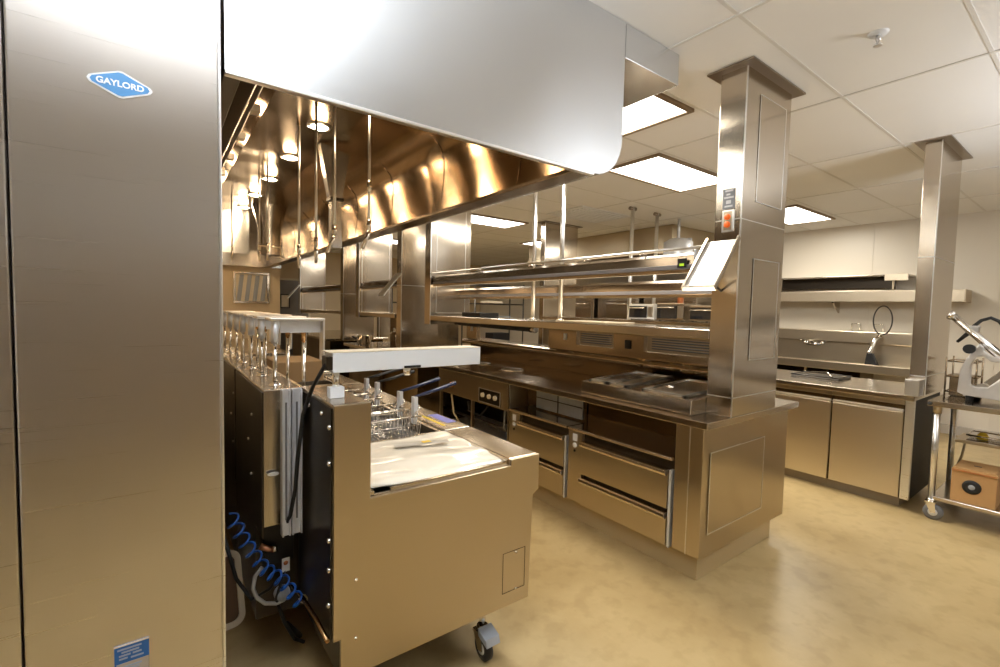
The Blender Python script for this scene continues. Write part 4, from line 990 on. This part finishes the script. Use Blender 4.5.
MB().box(5.04, 5.25, .68, .81, .90, 1.06).build('parts_bin', STM, bxk, .004)

# ------------------------------------------------------------------ background right: second hood and ovens, rack
h2 = root('rear_hood', (7.2, 5.5, 2.15), 'brown-looking steel exhaust hood against the far right ceiling', 'exhaust hood')
MB().box(6.35, 8.32, 4.2, 7.6, 2.42, H-.003).build('hood_body', STW, h2, .004)
MB().box(6.33, 8.32, 4.18, 7.62, 2.40, 2.425).build('hood_lip', STD3, h2, .003)
du = root('round_duct', (6.2, 4.0, 2.3), 'short ribbed silver round duct hanging in front of the rear hood', 'duct')
MB().lathe((6.05, 3.90, 2.18), [(0, 0), (.20, 0), (.20, .10), (.205, .11), (.20, .12), (.20, .22), (.205, .23), (.20, .24), (.20, .33), (.12, .38), (0, .38)], 28).build('duct_body', GALV, du)
MB().tube([(6.32, 3.90, 2.1), (6.32, 3.90, 2.60)], .04, 12).build('duct_pipe', GALV, du)
MB().tube([(6.05, 3.9, 2.56), (6.05, 3.9, H-.003)], .02, 10).build('hanger', GALV, du)
MB().tube([(6.25, 3.9, 2.45), (6.32, 3.9, 2.45)], .03, 10).build('duct_link', GALV, du)
for i, (y0, y1) in enumerate(((4.25, 5.3), (5.4, 6.4), (6.5, 7.5))):
    t = root('convection_oven', (7.7, (y0+y1)/2, 0), ('nearest', 'middle', 'farthest')[i]+' tall steel convection oven under the rear hood', 'oven', 'tall ovens under the rear hood')
    MB().box(7.2, 8.3, y0, y1, .12, 1.85).build('oven_body', ST, t, .01)
    for z_ in (.3, 1.1):
        dr = MB().box(7.17, 7.2, y0+.05, y1-.25, z_, z_+.6).build('oven_door', STC, t, .006)
        MB().tube([(7.13, y0+.1, z_+.55), (7.13, y1-.3, z_+.55)], .014, 8).build('handle', CHR, dr)
    for (x, y_) in ((7.3, y0+.1), (7.3, y1-.1), (8.2, y0+.1), (8.2, y1-.1)):
        MB().tube([(x, y_, 0), (x, y_, .12)], .03, 10).build('leg', STD, t)
def shelf_rack(x0, x1, y0, y1, label):
    t = root('wire_shelving', ((x0+x1)/2, (y0+y1)/2, 0), label, 'shelving', 'wire shelving racks at the far end of the kitchen')
    for (x, y_) in ((x0, y0), (x1, y0), (x0, y1), (x1, y1)):
        MB().tube([(x, y_, 0), (x, y_, 2.05)], .016, 8).build('post', WIRE, t)
    for z_ in (.3, .75, 1.2, 1.6, 2.0):
        s = MB().box(x0, x1, y0-.01, y0+.01, z_-.015, z_+.015).box(x0, x1, y1-.01, y1+.01, z_-.015, z_+.015)
        for k in range(14):
            x = x0+(x1-x0)*(k+.5)/14; s.box(x-.005, x+.005, y0, y1, z_, z_+.008)
        s.build('wire_shelf', WIRE, t)
    return t
shelf_rack(5.35, 6.65, 8.1, 8.6, 'nearer dark wire shelving rack seen through the pass of the near island')
shelf_rack(4.6, 5.3, 10.6, 11.1, 'farther dark wire shelving rack by the tan back wall')
for (x, y_, z_, w, h, m, lab) in ((5.5, 8.2, 1.218, .35, .16, AMB, 'reddish carton on the wire shelving'), (6.1, 8.2, 1.218, .28, .12, GREYP, 'grey bin on the wire shelving'), (5.75, 8.2, 1.618, .4, .05, CREAM, 'cream tray on the upper wire shelf'), (5.9, 8.2, .768, .45, .2, BLK, 'black crate on the lower wire shelf')):
    tag(MB().box(x, x+w, y_, y_+.3, z_, z_+h).build('storage_bin', m, None, .01), lab, 'bin')
# small column tops far away
column(4.85, 5.45, 8.9, 9.02, 0.002, 'distant steel column with ceiling flange behind the wire shelving')
column(3.75, 4.0, 9.3, 9.42, 0.002, 'slim distant steel column beside the farthest light panel')
# dark appliances on near pass shelf & white sheet
tag(MB().box(2.70, 2.95, 4.0, 4.35, 1.406, 1.455).build('black_tray', BLK, None, .006), 'flat black tray lying on the near pass shelf', 'tray')
sh = MB().box(2.70, 3.05, 2.32, 2.86, 1.4065, 1.415).build('paper_sheet', CREAM, None, .002); tag(sh, 'cream sheet of paper lying on the near pass shelf between the posts and the column', 'paper')

# ------------------------------------------------------------------ lights: bounce and fill
def area(loc, rot, sx, sy, e, col, name='lamp'):
    L = bpy.data.lights.new(name, 'AREA'); L.shape = 'RECTANGLE'; L.size = sx; L.size_y = sy; L.energy = e; L.color = col
    o = bpy.data.objects.new(name, L); COL.objects.link(o); o.location = loc; o.rotation_euler = rot
    return o
area((.08, .62, 2.3), (PI, 0, 0), .35, .35, 62, (.84, .91, 1.0), 'flash_bounced_off_ceiling')
area((4.2, -1.2, 1.9), (PI, 0, 0), .8, .8, 95, (.90, .94, 1.0), 'ceiling_fill')  # added fill aimed up to brighten the right-hand ceiling, no real lamp
w = bpy.data.worlds.new('world'); sc.world = w; w.use_nodes = True
w.node_tree.nodes['Background'].inputs[0].default_value = (.9, .75, .55, 1); w.node_tree.nodes['Background'].inputs[1].default_value = .06

# ------------------------------------------------------------------ camera
cam = bpy.data.cameras.new('camera'); co = bpy.data.objects.new('camera', cam); COL.objects.link(co)
cam.sensor_width = 36; cam.sensor_fit = 'HORIZONTAL'; cam.lens = 464.35/1000*36; cam.clip_start = .05
r_ = Vector((0.80344044, -0.59495658, 0.02258589)); u_ = Vector((0.01341985, 0.05602162, 0.99833936)); f_ = Vector((0.59523387, 0.80180312, -0.05299427))
M = Matrix(((r_.x, u_.x, -f_.x, 0), (r_.y, u_.y, -f_.y, 0), (r_.z, u_.z, -f_.z, 1.5), (0, 0, 0, 1)))
co.matrix_world = M
sc.camera = co
sc.view_settings.view_transform = 'Standard'; sc.view_settings.look = 'None'; sc.view_settings.exposure = 0.12
for o in sc.objects:
    if '_w' in o: del o['_w']
